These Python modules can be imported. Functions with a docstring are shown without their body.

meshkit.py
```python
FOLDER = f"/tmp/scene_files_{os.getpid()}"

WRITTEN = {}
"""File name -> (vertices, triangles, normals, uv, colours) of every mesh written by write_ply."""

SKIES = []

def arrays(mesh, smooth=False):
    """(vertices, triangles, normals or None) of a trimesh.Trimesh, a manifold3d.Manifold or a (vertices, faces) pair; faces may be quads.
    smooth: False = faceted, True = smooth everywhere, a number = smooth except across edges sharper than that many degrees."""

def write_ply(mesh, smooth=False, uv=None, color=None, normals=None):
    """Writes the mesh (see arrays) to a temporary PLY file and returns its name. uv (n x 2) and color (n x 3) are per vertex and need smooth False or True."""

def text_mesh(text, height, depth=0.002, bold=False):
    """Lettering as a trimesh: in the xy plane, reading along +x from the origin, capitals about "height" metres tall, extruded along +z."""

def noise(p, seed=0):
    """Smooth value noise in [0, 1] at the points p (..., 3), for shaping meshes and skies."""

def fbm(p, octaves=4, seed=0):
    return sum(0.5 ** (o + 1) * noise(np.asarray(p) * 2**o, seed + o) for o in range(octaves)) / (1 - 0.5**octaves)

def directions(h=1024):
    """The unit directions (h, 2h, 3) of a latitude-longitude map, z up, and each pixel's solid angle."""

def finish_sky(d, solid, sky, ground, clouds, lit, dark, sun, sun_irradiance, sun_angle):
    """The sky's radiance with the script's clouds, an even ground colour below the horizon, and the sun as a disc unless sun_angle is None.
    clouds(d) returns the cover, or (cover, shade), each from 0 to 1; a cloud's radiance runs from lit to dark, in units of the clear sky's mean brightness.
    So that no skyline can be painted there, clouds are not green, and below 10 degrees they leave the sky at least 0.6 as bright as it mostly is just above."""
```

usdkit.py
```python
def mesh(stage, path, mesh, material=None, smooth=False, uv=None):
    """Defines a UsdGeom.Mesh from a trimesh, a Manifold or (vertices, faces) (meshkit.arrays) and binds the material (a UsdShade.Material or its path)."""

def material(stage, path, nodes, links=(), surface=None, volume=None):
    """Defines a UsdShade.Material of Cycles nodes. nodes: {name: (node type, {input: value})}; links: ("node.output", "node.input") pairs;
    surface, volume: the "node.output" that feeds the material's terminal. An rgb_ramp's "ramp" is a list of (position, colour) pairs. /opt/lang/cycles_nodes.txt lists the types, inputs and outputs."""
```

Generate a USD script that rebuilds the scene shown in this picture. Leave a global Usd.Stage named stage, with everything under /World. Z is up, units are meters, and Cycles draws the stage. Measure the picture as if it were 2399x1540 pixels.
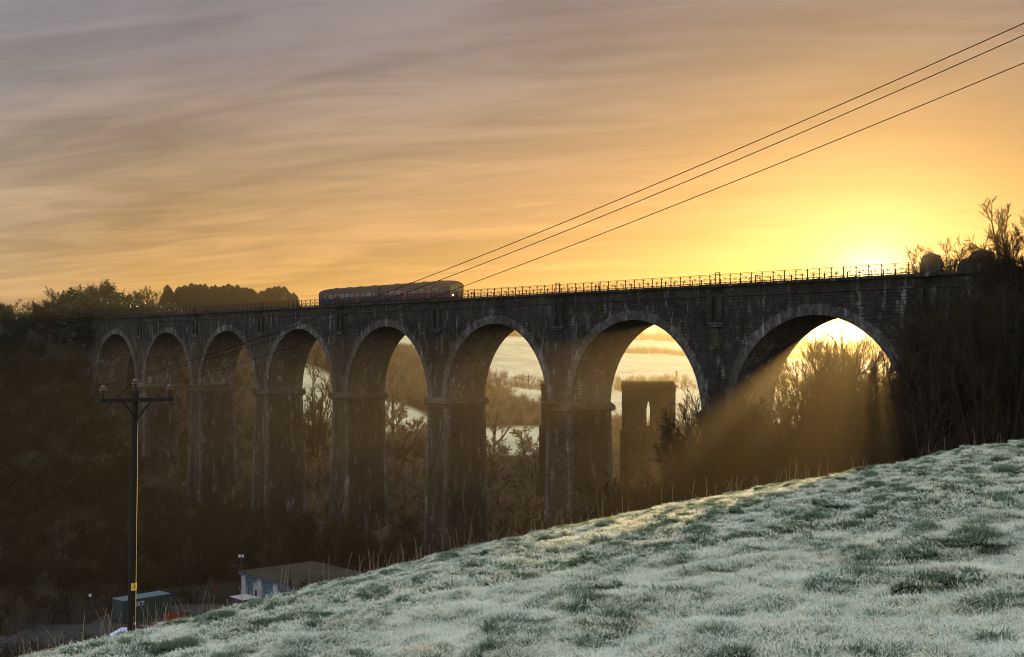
import math, random
import numpy as np
import trimesh
import shapely.geometry as sg
import meshkit, usdkit
from pxr import Usd, UsdGeom, UsdLux, UsdShade, Sdf, Gf, Vt

random.seed(7)
rng = np.random.default_rng(7)
stage = Usd.Stage.CreateInMemory()
UsdGeom.SetStageUpAxis(stage, 'Z')
UsdGeom.SetStageMetersPerUnit(stage, 1.0)
UsdGeom.Xform.Define(stage, '/World')
UsdGeom.Scope.Define(stage, '/World/Looks')

# ------------------------------------------------------------------ camera, sky, sun, exposure
# The eye is the origin; y looks into the picture, z is up.
cam = UsdGeom.Camera.Define(stage, '/World/camera')
cam.CreateHorizontalApertureAttr(36.0)
cam.CreateVerticalApertureAttr(36.0 * 657 / 1024)
cam.CreateFocalLengthAttr(43.52)
cam.CreateVerticalApertureOffsetAttr(0.795)
cam.CreateClippingRangeAttr((0.1, 20000.0))
cam.CreateExposureAttr(2.0)
cam.AddRotateXOp().Set(90.0)

SUN_EL, SUN_AZ = math.radians(2.9), math.radians(16.2)
SUN = np.array([math.sin(SUN_AZ) * math.cos(SUN_EL), math.cos(SUN_AZ) * math.cos(SUN_EL), math.sin(SUN_EL)])
sun = UsdLux.DistantLight.Define(stage, '/World/sun')
sun.CreateIntensityAttr(0.85)
sun.CreateNormalizeAttr(True)
sun.CreateAngleAttr(0.5)
sun.CreateColorAttr(Gf.Vec3f(1.0, 0.60, 0.19))
sun.AddRotateXYZOp().Set(Gf.Vec3f(90 - math.degrees(SUN_EL), 0, 180 - math.degrees(SUN_AZ)))

HAZE_DENSITY, HAZE_G = 0.000092, 0.80


def sky_material():
    n, l = {}, []

    def m(name, op, a=None, b=None, c=None, clamp=False):
        inp = {'math_type': op, 'use_clamp': clamp}
        n[name] = ('math', inp)
        for k, x in (('value1', a), ('value2', b), ('value3', c)):
            if isinstance(x, str):
                l.append((x, f'{name}.{k}'))
            elif x is not None:
                inp[k] = float(x)
        return f'{name}.value'

    n['tc'] = ('texture_coordinate', {})
    n['d'] = ('separate_xyz', {})
    l.append(('tc.generated', 'd.vector'))
    zc = m('zc', 'add', m('zpos', 'maximum', 'd.z', 0.0), 0.10)
    px, py = m('px', 'divide', 'd.x', zc), m('py', 'divide', 'd.y', zc)
    n['plane'] = ('combine_xyz', {})
    l += [(px, 'plane.x'), (py, 'plane.y')]
    # streaks of high cloud, drawn out from left to right and rising a little to the right
    n['map1'] = ('mapping', {'mapping_type': 'texture', 'rotation': (0, 0, math.radians(-24)), 'scale': (2.2, 0.85, 1.0)})
    n['map2'] = ('mapping', {'mapping_type': 'texture', 'rotation': (0, 0, math.radians(-16)), 'scale': (1.15, 0.36, 1.0), 'location': (3.1, 1.7, 0)})
    n['n1'] = ('noise_texture', {'scale': 1.15, 'detail': 6.0, 'roughness': 0.55, 'distortion': 1.1})
    n['n2'] = ('noise_texture', {'scale': 1.3, 'detail': 8.0, 'roughness': 0.6, 'distortion': 1.3})
    l += [('plane.vector', 'map1.vector'), ('plane.vector', 'map2.vector'), ('map1.vector', 'n1.vector'), ('map2.vector', 'n2.vector')]
    c = m('c', 'multiply_add', 'n2.fac', 0.45, m('n1s', 'multiply', 'n1.fac', 0.55))
    n['cr'] = ('rgb_ramp', {'ramp': [(0.41, (0, 0, 0)), (0.50, (0.46,) * 3), (0.595, (1, 1, 1))]})
    l.append((c, 'cr.fac'))
    # angle from the sun and height above the horizon
    mu = m('mu3', 'multiply_add', 'd.z', SUN[2], m('mu2', 'multiply_add', 'd.y', SUN[1], m('mu1', 'multiply', 'd.x', SUN[0])))
    ang = m('ang', 'arccosine', m('muc', 'minimum', mu, 0.99999))
    angn = m('angn', 'divide', ang, math.pi)
    # backlit cloud veil, straw to mauve grey; overhead sky brightened to light the field
    n['elev'] = ('rgb_ramp', {'ramp': [(0.0, (0.80, 0.43, 0.115)), (0.05, (0.76, 0.42, 0.125)), (0.09, (0.67, 0.39, 0.155)), (0.13, (0.56, 0.355, 0.185)), (0.18, (0.42, 0.305, 0.22)), (0.23, (0.31, 0.26, 0.245)), (0.29, (0.265, 0.238, 0.25)), (0.45, (0.34, 0.345, 0.37)), (0.7, (0.68, 0.71, 0.74)), (1.0, (1.02, 1.04, 1.03))]})
    l.append(('zpos.value', 'elev.fac'))
    # dimmed close to the sun, raised behind the camera to light the field
    n['side'] = ('rgb_ramp', {'ramp': [(0.0, (0.40, 0.34, 0.33)), (0.045, (0.50, 0.435, 0.43)), (0.085, (0.70, 0.65, 0.67)), (0.13, (0.76, 0.75, 0.78)), (0.19, (0.67, 0.69, 0.76)), (0.25, (0.56, 0.61, 0.69)), (0.34, (0.66, 0.73, 0.82)), (0.5, (0.95, 0.97, 1.0)), (1.0, (1.0, 1.0, 1.0))]})
    l.append((angn, 'side.fac'))
    # unseen sky behind the camera, made brighter than in view to light the grass
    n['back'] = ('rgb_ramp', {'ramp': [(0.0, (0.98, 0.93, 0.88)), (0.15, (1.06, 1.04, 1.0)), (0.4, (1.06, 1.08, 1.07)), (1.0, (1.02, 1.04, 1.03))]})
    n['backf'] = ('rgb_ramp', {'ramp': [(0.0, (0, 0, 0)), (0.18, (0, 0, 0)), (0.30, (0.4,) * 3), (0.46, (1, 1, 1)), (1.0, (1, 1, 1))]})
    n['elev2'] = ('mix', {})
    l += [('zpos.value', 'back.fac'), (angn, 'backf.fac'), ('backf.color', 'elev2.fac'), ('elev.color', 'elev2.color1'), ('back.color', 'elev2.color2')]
    n['veil'] = ('mix', {'mix_type': 'multiply', 'fac': 1.0})
    l += [('elev2.color', 'veil.color1'), ('side.color', 'veil.color2')]
    # thin and thick cloud
    n['tone'] = ('mix', {'mix_type': 'mix', 'color1': (0.79, 0.78, 0.79), 'color2': (1.26, 1.23, 1.20)})
    l.append(('cr.color', 'tone.fac'))
    n['cloud'] = ('mix', {'mix_type': 'multiply', 'fac': 1.0})
    l += [('veil.color', 'cloud.color1'), ('tone.color', 'cloud.color2')]
    # the glow round the hidden sun
    n['glow'] = ('rgb_ramp', {'ramp': [(0.0, (2.6, 2.2, 1.4)), (0.006, (1.1, 0.9, 0.52)), (0.012, (0.34, 0.28, 0.14)), (0.022, (0.10, 0.08, 0.035)), (0.04, (0.02, 0.014, 0.004)), (0.06, (0.0, 0.0, 0.0)), (1.0, (0, 0, 0))]})
    l.append((angn, 'glow.fac'))
    n['lit'] = ('mix', {'mix_type': 'add', 'fac': 1.0})
    l += [('cloud.color', 'lit.color1'), ('glow.color', 'lit.color2')]
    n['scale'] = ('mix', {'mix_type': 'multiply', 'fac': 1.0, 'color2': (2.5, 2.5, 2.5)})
    l.append(('lit.color', 'scale.color1'))
    n['sky'] = ('sky_texture', {'sky_type': 'single_scattering', 'sun_disc': False, 'sun_elevation': SUN_EL, 'sun_rotation': SUN_AZ, 'altitude': 60.0, 'air_density': 1.0, 'aerosol_density': 1.2, 'ozone_density': 1.0})
    n['all'] = ('mix', {'mix_type': 'mix', 'fac': 0.97})
    l += [('sky.color', 'all.color1'), ('scale.color', 'all.color2')]
    n['bg'] = ('background_shader', {'strength': 0.1})
    l.append(('all.color', 'bg.color'))
    return usdkit.material(stage, '/World/Looks/sky', n, l, surface='bg.background')


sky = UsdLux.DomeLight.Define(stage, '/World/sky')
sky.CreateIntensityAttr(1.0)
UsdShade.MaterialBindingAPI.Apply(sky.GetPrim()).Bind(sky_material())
sky.GetPrim().SetCustomDataByKey('kind', 'structure')

# ------------------------------------------------------------------ helpers
F = 2900.0   # the lens in pixels of a picture 2399 wide, horizon at y = 823


def at(px, py, depth):
    """The point that stands at DEPTH along y and shows at (px, py)."""
    return np.array([(px - 1199.5) * depth / F, depth, (823 - py) * depth / F])


_names = {}


def numbered(parent, name):
    k = _names.get((parent, name), 0)
    _names[(parent, name)] = k + 1
    return name if k == 0 else f'{name}_{k:03d}'


def ppath(parent):
    return '/World' if parent is None else str(parent.GetPath())


def tag(p, label=None, cat=None, group=None, kind=None):
    for k, v in (('label', label), ('category', cat), ('group', group), ('kind', kind)):
        if v:
            p.SetCustomDataByKey(k, v)
    return p


def thing(name, label=None, cat=None, loc=(0, 0, 0), rotz=0.0, group=None, scale=None):
    x = UsdGeom.Xform.Define(stage, '/World/' + numbered('/World', name))
    x.AddTranslateOp().Set(Gf.Vec3d(*map(float, loc)))
    if rotz:
        x.AddRotateZOp().Set(float(rotz))
    if scale is not None:
        x.AddScaleOp().Set(Gf.Vec3f(*map(float, np.broadcast_to(scale, 3))))
    return tag(x.GetPrim(), label, cat, group)


def obj(name, m, mat, parent=None, smooth=False, **kw):
    if isinstance(m, list):
        m = join(m)
    path = ppath(parent)
    p = usdkit.mesh(stage, f'{path}/{numbered(path, name)}', m, mat, smooth=smooth).GetPrim()
    return tag(p, **kw)


def copy_of(src, name, loc, rotz=0.0, scale=None, label=None, group=None, cat=None):
    x = thing(name, label, cat, loc, rotz, group, scale)
    x.GetReferences().AddInternalReference(src.GetPath())
    x.SetInstanceable(True)
    return x


def join(parts):
    vs, fs, n = [], [], 0
    for v, f in (arr(p) for p in parts):
        vs.append(v)
        fs.append(f + n)
        n += len(v)
    return np.vstack(vs), np.vstack(fs)


def arr(p):
    if isinstance(p, tuple):
        v, f = np.asarray(p[0], float), np.asarray(p[1], int)
        if f.shape[1] == 4:
            f = np.vstack([f[:, [0, 1, 2]], f[:, [0, 2, 3]]])
        return v, f
    return np.asarray(p.vertices, float), np.asarray(p.faces, int)


BOXF = np.array([[0, 3, 2, 1], [4, 5, 6, 7], [0, 1, 5, 4], [1, 2, 6, 5], [2, 3, 7, 6], [3, 0, 4, 7]])


def box(x0, x1, y0, y1, z0, z1):
    v = np.array([[x0, y0, z0], [x1, y0, z0], [x1, y1, z0], [x0, y1, z0], [x0, y0, z1], [x1, y0, z1], [x1, y1, z1], [x0, y1, z1]], float)
    return arr((v, BOXF))


def bevel_box(x0, x1, y0, y1, z0, z1, b=0.02):
    v = []
    for x, sx in ((x0, 1), (x1, -1)):
        for y, sy in ((y0, 1), (y1, -1)):
            for z, sz in ((z0, 1), (z1, -1)):
                v += [[x + sx * b, y + sy * b, z], [x + sx * b, y, z + sz * b], [x, y + sy * b, z + sz * b]]
    h = trimesh.convex.convex_hull(np.array(v))
    return np.array(h.vertices), np.array(h.faces)


def tube(p, r, sides=5, cap=False):
    p = np.asarray(p, float)
    t = np.gradient(p, axis=0)
    t /= np.linalg.norm(t, axis=1, keepdims=True) + 1e-12
    a = np.cross(t, np.where(np.abs(t[:, 2:]) < 0.9, [0, 0, 1.0], [1.0, 0, 0]))
    a /= np.linalg.norm(a, axis=1, keepdims=True) + 1e-12
    b, ang = np.cross(t, a), np.arange(sides) * 2 * np.pi / sides
    v = p[:, None] + np.broadcast_to(r, (len(p),))[:, None, None] * (np.cos(ang)[None, :, None] * a[:, None] + np.sin(ang)[None, :, None] * b[:, None])
    i, j = np.meshgrid(np.arange(len(p) - 1), np.arange(sides), indexing='ij')
    q = np.stack([i * sides + j, i * sides + (j + 1) % sides, (i + 1) * sides + (j + 1) % sides, (i + 1) * sides + j], -1).reshape(-1, 4)
    f = np.vstack([q[:, [0, 1, 2]], q[:, [0, 2, 3]]])
    if cap:
        n = len(p)
        f = np.vstack([f] + [[[0, k + 1, k], [(n - 1) * sides, (n - 1) * sides + k, (n - 1) * sides + k + 1]] for k in range(1, sides - 1)])
    return v.reshape(-1, 3), f


def lathe(profile, sides=16):
    pr = np.array(profile, float)
    a = np.arange(sides) * 2 * np.pi / sides
    v = np.stack([pr[:, None, 0] * np.cos(a), pr[:, None, 0] * np.sin(a), np.broadcast_to(pr[:, None, 1], (len(pr), sides))], -1).reshape(-1, 3)
    i, j = np.meshgrid(np.arange(len(pr) - 1), np.arange(sides), indexing='ij')
    q = np.stack([i * sides + j, i * sides + (j + 1) % sides, (i + 1) * sides + (j + 1) % sides, (i + 1) * sides + j], -1).reshape(-1, 4)
    return arr((v, q))


def prism(poly, y0, y1):
    """A polygon in the x-z plane, drawn out from y0 to y1."""
    if hasattr(poly, 'geoms'):
        return join([prism(g_, y0, y1) for g_ in poly.geoms])
    m = trimesh.creation.extrude_polygon(poly, y1 - y0, engine='earcut')
    v = np.array(m.vertices)
    return np.stack([v[:, 0], y1 - v[:, 2], v[:, 1]], 1), np.array(m.faces)


def moved(m, loc=(0, 0, 0), rotz=0.0):
    v, f = arr(m)
    c, s = math.cos(math.radians(rotz)), math.sin(math.radians(rotz))
    return np.stack([v[:, 0] * c - v[:, 1] * s, v[:, 0] * s + v[:, 1] * c, v[:, 2]], 1) + np.asarray(loc, float), f


def smoothstep(a, b, x):
    t = np.clip((np.asarray(x, float) - a) / (b - a), 0, 1)
    return t * t * (3 - 2 * t)


# ------------------------------------------------------------------ materials
def mat(name, nodes, links, surface='p.BSDF', volume=None):
    return usdkit.material(stage, '/World/Looks/' + name, nodes, links, surface, volume)


def plain(name, col, rough=0.7, metal=0.0, spec=0.15, vary=0.25, scale=3.0, bump=0.0):
    c = np.array(col, float)
    n = {'g': ('geometry', {}), 'n': ('noise_texture', {'scale': scale, 'detail': 5.0, 'roughness': 0.6}),
         'r': ('rgb_ramp', {'ramp': [(0.3, tuple(c * (1 - vary))), (0.7, tuple(np.minimum(c * (1 + vary), 0.95)))]}),
         'p': ('principled_bsdf', {'roughness': rough, 'metallic': metal, 'specular_ior_level': spec})}
    l = [('g.position', 'n.vector'), ('n.fac', 'r.fac'), ('r.color', 'p.base_color')]
    if bump:
        n['b'] = ('bump', {'strength': 0.6, 'distance': bump})
        l += [('n.fac', 'b.height'), ('b.normal', 'p.normal')]
    return mat(name, n, l)


def stone_material(name, dark, mid, light, moss=0.35, streak=0.5, stain_top=None):
    """Weathered rubble: each stone its own tone, lime streaks running down, lichen and moss in patches."""
    n = {'g': ('geometry', {}),
         'isl': ('rgb_ramp', {'ramp': [(0.0, dark), (0.45, mid), (0.82, light), (1.0, tuple(np.array(light) * 1.35))]}),
         'grain': ('noise_texture', {'scale': 1.5, 'detail': 8.0, 'roughness': 0.72}),
         'gr': ('rgb_ramp', {'ramp': [(0.34, (0.35,) * 3), (0.52, (0.95,) * 3), (0.68, (1.7,) * 3)]}),
         'm1': ('mix', {'mix_type': 'multiply', 'fac': 1.0}),
         # big soft patches of damp and soot
         'damp': ('noise_texture', {'scale': 0.16, 'detail': 5.0, 'roughness': 0.62}),
         'dr': ('rgb_ramp', {'ramp': [(0.36, (0.42, 0.40, 0.38)), (0.58, (1.12,) * 3)]}),
         'm2': ('mix', {'mix_type': 'multiply', 'fac': 1.0}),
         # streaks drawn out downwards
         'sm': ('mapping', {'scale': (1.3, 1.3, 0.28)}),
         'sn': ('noise_texture', {'scale': 1.0, 'detail': 6.0, 'roughness': 0.7}),
         'sr': ('rgb_ramp', {'ramp': [(0.56, (0, 0, 0)), (0.70, (streak,) * 3)]}),
         'm3': ('mix', {'mix_type': 'mix', 'color2': (0.42, 0.42, 0.43)}),
         'sm2': ('mapping', {'scale': (0.7, 0.7, 0.05), 'location': (9, 4, 2)}),
         'sn2': ('noise_texture', {'scale': 1.0, 'detail': 5.0, 'roughness': 0.7}),
         'sr2': ('rgb_ramp', {'ramp': [(0.54, (0, 0, 0)), (0.66, (0.75,) * 3)]}),
         'm4': ('mix', {'mix_type': 'mix', 'color2': (0.022, 0.02, 0.018)}),
         # moss
         'mn': ('noise_texture', {'scale': 0.55, 'detail': 7.0, 'roughness': 0.72}),
         'mr': ('rgb_ramp', {'ramp': [(0.56, (0, 0, 0)), (0.68, (moss,) * 3)]}),
         'm5': ('mix', {'mix_type': 'mix', 'color2': (0.055, 0.062, 0.018)}),
         'bmp': ('bump', {'strength': 0.7, 'distance': 0.05}),
         'p': ('principled_bsdf', {'roughness': 0.9, 'specular_ior_level': 0.10})}
    l = [('g.random_per_island', 'isl.fac'), ('g.position', 'grain.vector'), ('grain.fac', 'gr.fac'), ('isl.color', 'm1.color1'), ('gr.color', 'm1.color2'),
         ('g.position', 'damp.vector'), ('damp.fac', 'dr.fac'), ('m1.color', 'm2.color1'), ('dr.color', 'm2.color2'),
         ('g.position', 'sm.vector'), ('sm.vector', 'sn.vector'), ('sn.fac', 'sr.fac'), ('m2.color', 'm3.color1'), ('sr.color', 'm3.fac'),
         ('g.position', 'sm2.vector'), ('sm2.vector', 'sn2.vector'), ('sn2.fac', 'sr2.fac'), ('m3.color', 'm4.color1'), ('sr2.color', 'm4.fac'),
         ('g.position', 'mn.vector'), ('mn.fac', 'mr.fac'), ('m4.color', 'm5.color1'), ('mr.color', 'm5.fac'),
         ('m5.color', 'p.base_color'), ('grain.fac', 'bmp.height'), ('bmp.normal', 'p.normal')]
    return mat(name, n, l)


M = {}
M['rubble'] = stone_material('rubble_stone', (0.016, 0.015, 0.015), (0.085, 0.084, 0.085), (0.34, 0.34, 0.35), moss=0.55, streak=0.28)
M['core'] = stone_material('wall_core', (0.016, 0.015, 0.013), (0.016, 0.015, 0.013), (0.016, 0.015, 0.013), moss=0.2, streak=0.05)
M['dressed'] = stone_material('dressed_stone', (0.045, 0.044, 0.044), (0.10, 0.098, 0.097), (0.22, 0.212, 0.212), moss=0.25, streak=0.35)
M['impost'] = stone_material('impost_stone', (0.04, 0.036, 0.033), (0.075, 0.068, 0.062), (0.13, 0.12, 0.11), moss=0.4, streak=0.15)
M['vault'] = stone_material('vault_stone', (0.07, 0.06, 0.05), (0.12, 0.10, 0.085), (0.19, 0.165, 0.145), moss=0.1, streak=0.45)  # lighter and warmer than the walls: golden sunlight put into the vault colour
M['coping'] = stone_material('coping_stone', (0.014, 0.013, 0.012), (0.026, 0.024, 0.022), (0.055, 0.05, 0.046), moss=0.5, streak=0.2)
M['old'] = stone_material('old_pier_stone', (0.03, 0.025, 0.02), (0.055, 0.048, 0.038), (0.10, 0.088, 0.07), moss=0.5, streak=0.1)
M['iron'] = plain('black_iron', (0.010, 0.008, 0.007), 0.7, 0.0, 0.08)
M['steel'] = plain('galvanised_steel', (0.30, 0.31, 0.32), 0.45, 0.6)
M['ballast'] = plain('ballast', (0.14, 0.12, 0.105), 0.9, 0, 0.2, 0.4, 8, 0.05)
M['timber'] = plain('creosoted_timber', (0.010, 0.008, 0.007), 0.7, 0, 0.12, 0.35, 6)
M['brown'] = plain('glazed_brown', (0.03, 0.012, 0.009), 0.12, 0, 0.6)
M['yellow'] = plain('yellow_plate', (0.62, 0.43, 0.03), 0.5)
M['black'] = plain('black_print', (0.012, 0.012, 0.012), 0.6)
M['wire'] = plain('weathered_conductor', (0.05, 0.04, 0.035), 0.5, 0.3)
M['bark'] = plain('bark', (0.018, 0.015, 0.012), 0.95, 0, 0.03, 0.4, 3)
M['twig'] = plain('twigs', (0.021, 0.014, 0.009), 0.95, 0, 0.03, 0.35, 0.6)
M['twig_green'] = plain('mossy_twigs', (0.018, 0.016, 0.008), 0.95, 0, 0.03, 0.35, 0.6)
M['twig_pale'] = plain('haze_paled_twigs', (0.115, 0.092, 0.066), 0.95, 0, 0.03, 0.35, 0.6)  # for trees beyond the viaduct: distance haze put into the twig colour
M['twig_tan'] = plain('haze_tan_twigs', (0.15, 0.105, 0.065), 0.95, 0, 0.03, 0.35, 0.6)  # browner twigs, lightened the same way to stand for haze
M['twig_dark'] = plain('thorn_twigs', (0.011, 0.008, 0.007), 0.95, 0, 0.03, 0.35, 0.6)


def leaf_material(name, col, col2, trans=0.3):
    n = {'g': ('geometry', {}), 'r': ('rgb_ramp', {'ramp': [(0, col), (1, col2)]}), 'd': ('principled_bsdf', {'roughness': 0.6, 'specular_ior_level': 0.3}),
         't': ('translucent_bsdf', {}), 'mx': ('mix_closure', {'fac': trans})}
    l = [('g.random_per_island', 'r.fac'), ('r.color', 'd.base_color'), ('r.color', 't.color'), ('d.BSDF', 'mx.closure1'), ('t.BSDF', 'mx.closure2')]
    return mat(name, n, l, surface='mx.closure')


M['ivy'] = leaf_material('ivy_leaves', (0.018, 0.028, 0.010), (0.05, 0.07, 0.022))
M['needles'] = leaf_material('conifer_sprays', (0.016, 0.022, 0.012), (0.045, 0.052, 0.025), 0.15)
M['moss'] = leaf_material('moss_and_fern', (0.07, 0.08, 0.015), (0.17, 0.17, 0.03))


# ------------------------------------------------------------------ the lie of the land
EDGE = np.array([(-700, 1790), (-200, 1622), (68, 1540), (216, 1507), (360, 1475), (504, 1436), (630, 1407), (756, 1374), (864, 1347), (944, 1324), (1026, 1300), (1150, 1272), (1270, 1248), (1470, 1205), (1679, 1162), (1839, 1131), (2099, 1085), (2255, 1049), (2399, 1028), (2800, 975), (3400, 920)], float)
EDGE_T, EDGE_G = (EDGE[:, 0] - 1199.5) / F, (823 - EDGE[:, 1] - 15) / F


def field_height(X, Y):
    """The frosted hill: along each bearing it swells up to a brow and then falls away."""
    Yc = np.maximum(Y, 2.0)
    t = np.clip(X / Yc, -0.75, 0.85)
    g = np.interp(t, EDGE_T, EDGE_G)
    ys = np.interp(t, [-0.6, -0.4, -0.2, 0.0, 0.2, 0.42, 0.8], [21, 24, 29, 35, 39, 43, 48])
    h = g * Yc - 1.62 * (1 - Yc / ys) ** 2
    return np.where(Y < 2.0, h + 0.09 * (2.0 - Y), h)


def brow(t):
    return np.interp(t, [-0.6, -0.4, -0.2, 0.0, 0.2, 0.42, 0.8], [21, 24, 29, 35, 39, 43, 48])


V0 = np.array([43.6, 129.6])                 # the right-hand end of the viaduct, front face
U = np.array([-0.638, 0.770])
U /= np.linalg.norm(U)
W = np.array([U[1], -U[0]])


def sw(X, Y):
    dx, dy = X - V0[0], Y - V0[1]
    return dx * U[0] + dy * U[1], dx * W[0] + dy * W[1]


def from_sw(s, w):
    return V0[0] + s * U[0] + w * W[0], V0[1] + s * U[1] + w * W[1]


def valley_height(X, Y):
    s, w = sw(X, Y)
    prof = np.interp(s, [-200, -60, -22, -8, 0, 15, 29, 45, 58, 75, 145, 174, 203, 222, 238, 262, 290, 400, 900], [6, 1, -3, -7, -10.5, -16, -21, -28, -32, -33.5, -33.5, -31.5, -27, -20, -10, 2, 7.5, 12, 18])
    near = -26 - 6 * smoothstep(10, 70, s)
    front = smoothstep(-18, -75, w) * (1 - smoothstep(60, 110, s))
    v = prof * (1 - front) + near * front
    t = X / np.maximum(Y, 30)
    far = np.interp(Y, [200, 250, 300, 360, 420, 480, 540, 600, 660, 720, 800, 1000, 1500, 2600], [-33, -31.5, -29, -25, -17, -8, 0, 6, 12, 17, 20, 18, 14, 8])
    k = np.interp(t, [-0.7, -0.3, -0.1, 0.1, 0.25, 0.4, 0.8], [1.08, 1.02, 0.95, 0.62, 0.36, 0.42, 0.6])
    far = np.where(far > -8, -8 + (far + 8) * k, far)
    back = smoothstep(14, 90, w)
    # the ends of the line run on along their own banks
    keep = np.maximum(smoothstep(225, 300, s), smoothstep(5, -40, s)) * (1 - smoothstep(60, 220, w))
    v = v * (1 - back * (1 - keep)) + far * back * (1 - keep)
    p = np.stack([X / 45, Y / 45, np.zeros_like(X)], -1)
    return v + (meshkit.fbm(p, 3, 5) - 0.5) * np.interp(np.hypot(X, Y), [60, 200, 600], [0.6, 2.2, 5.0])


YARD = dict(x0=-75, x1=-14, y0=118, y1=162, z=-31.0)


def past_fence(X, Y):
    return Y > 135.8 + (X + 55.1) * 0.99


def land(X, Y):
    X, Y = np.asarray(X, float), np.asarray(Y, float)
    v = valley_height(X, Y)
    dx = np.maximum(np.maximum(YARD['x0'] - X, X - YARD['x1']), 0)
    dy = np.maximum(np.maximum(YARD['y0'] - Y, Y - YARD['y1']), 0)
    flat = 1 - smoothstep(0, 14, np.hypot(dx, dy))
    v = v * (1 - flat) + (YARD['z'] - 0.06) * flat
    h = field_height(X, Y)
    k = 1.2
    d = np.clip((h - v) / k, -30, 30)
    return np.where(Y > 160, v, v + k * np.log1p(np.exp(d)))


def tussocks(X, Y):
    p = np.stack([X * 1.35, Y * 1.9, np.zeros_like(X)], -1)
    a = meshkit.fbm(p * 1.1, 3, 31)
    b = meshkit.fbm(p * 3.4, 2, 77)
    return 0.50 * np.maximum(a - 0.46, 0) ** 1.1 + 0.05 * (b - 0.5)


def polar_sheet(angles, radii, height):
    A, R = np.meshgrid(angles, radii, indexing='ij')
    X, Y = R * np.sin(A), R * np.cos(A)
    Z = height(X, Y)
    na, nr = A.shape
    i, j = np.meshgrid(np.arange(na - 1), np.arange(nr - 1), indexing='ij')
    q = np.stack([i * nr + j, (i + 1) * nr + j, (i + 1) * nr + j + 1, i * nr + j + 1], -1).reshape(-1, 4)
    return np.stack([X, Y, Z], -1).reshape(-1, 3), q[:, ::-1]


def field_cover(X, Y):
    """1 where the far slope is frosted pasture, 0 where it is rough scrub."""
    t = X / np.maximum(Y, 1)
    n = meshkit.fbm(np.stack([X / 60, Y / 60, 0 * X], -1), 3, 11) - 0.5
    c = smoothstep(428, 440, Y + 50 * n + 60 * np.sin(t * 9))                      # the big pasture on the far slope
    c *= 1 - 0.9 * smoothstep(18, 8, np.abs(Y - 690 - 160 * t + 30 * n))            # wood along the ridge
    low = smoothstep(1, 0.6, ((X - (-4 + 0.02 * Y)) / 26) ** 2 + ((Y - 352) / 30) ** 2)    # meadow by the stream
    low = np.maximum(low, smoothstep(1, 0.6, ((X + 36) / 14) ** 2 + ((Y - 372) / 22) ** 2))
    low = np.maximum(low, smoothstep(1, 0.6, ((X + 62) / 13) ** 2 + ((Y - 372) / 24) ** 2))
    return np.clip(np.maximum(c, low), 0, 1)


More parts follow.
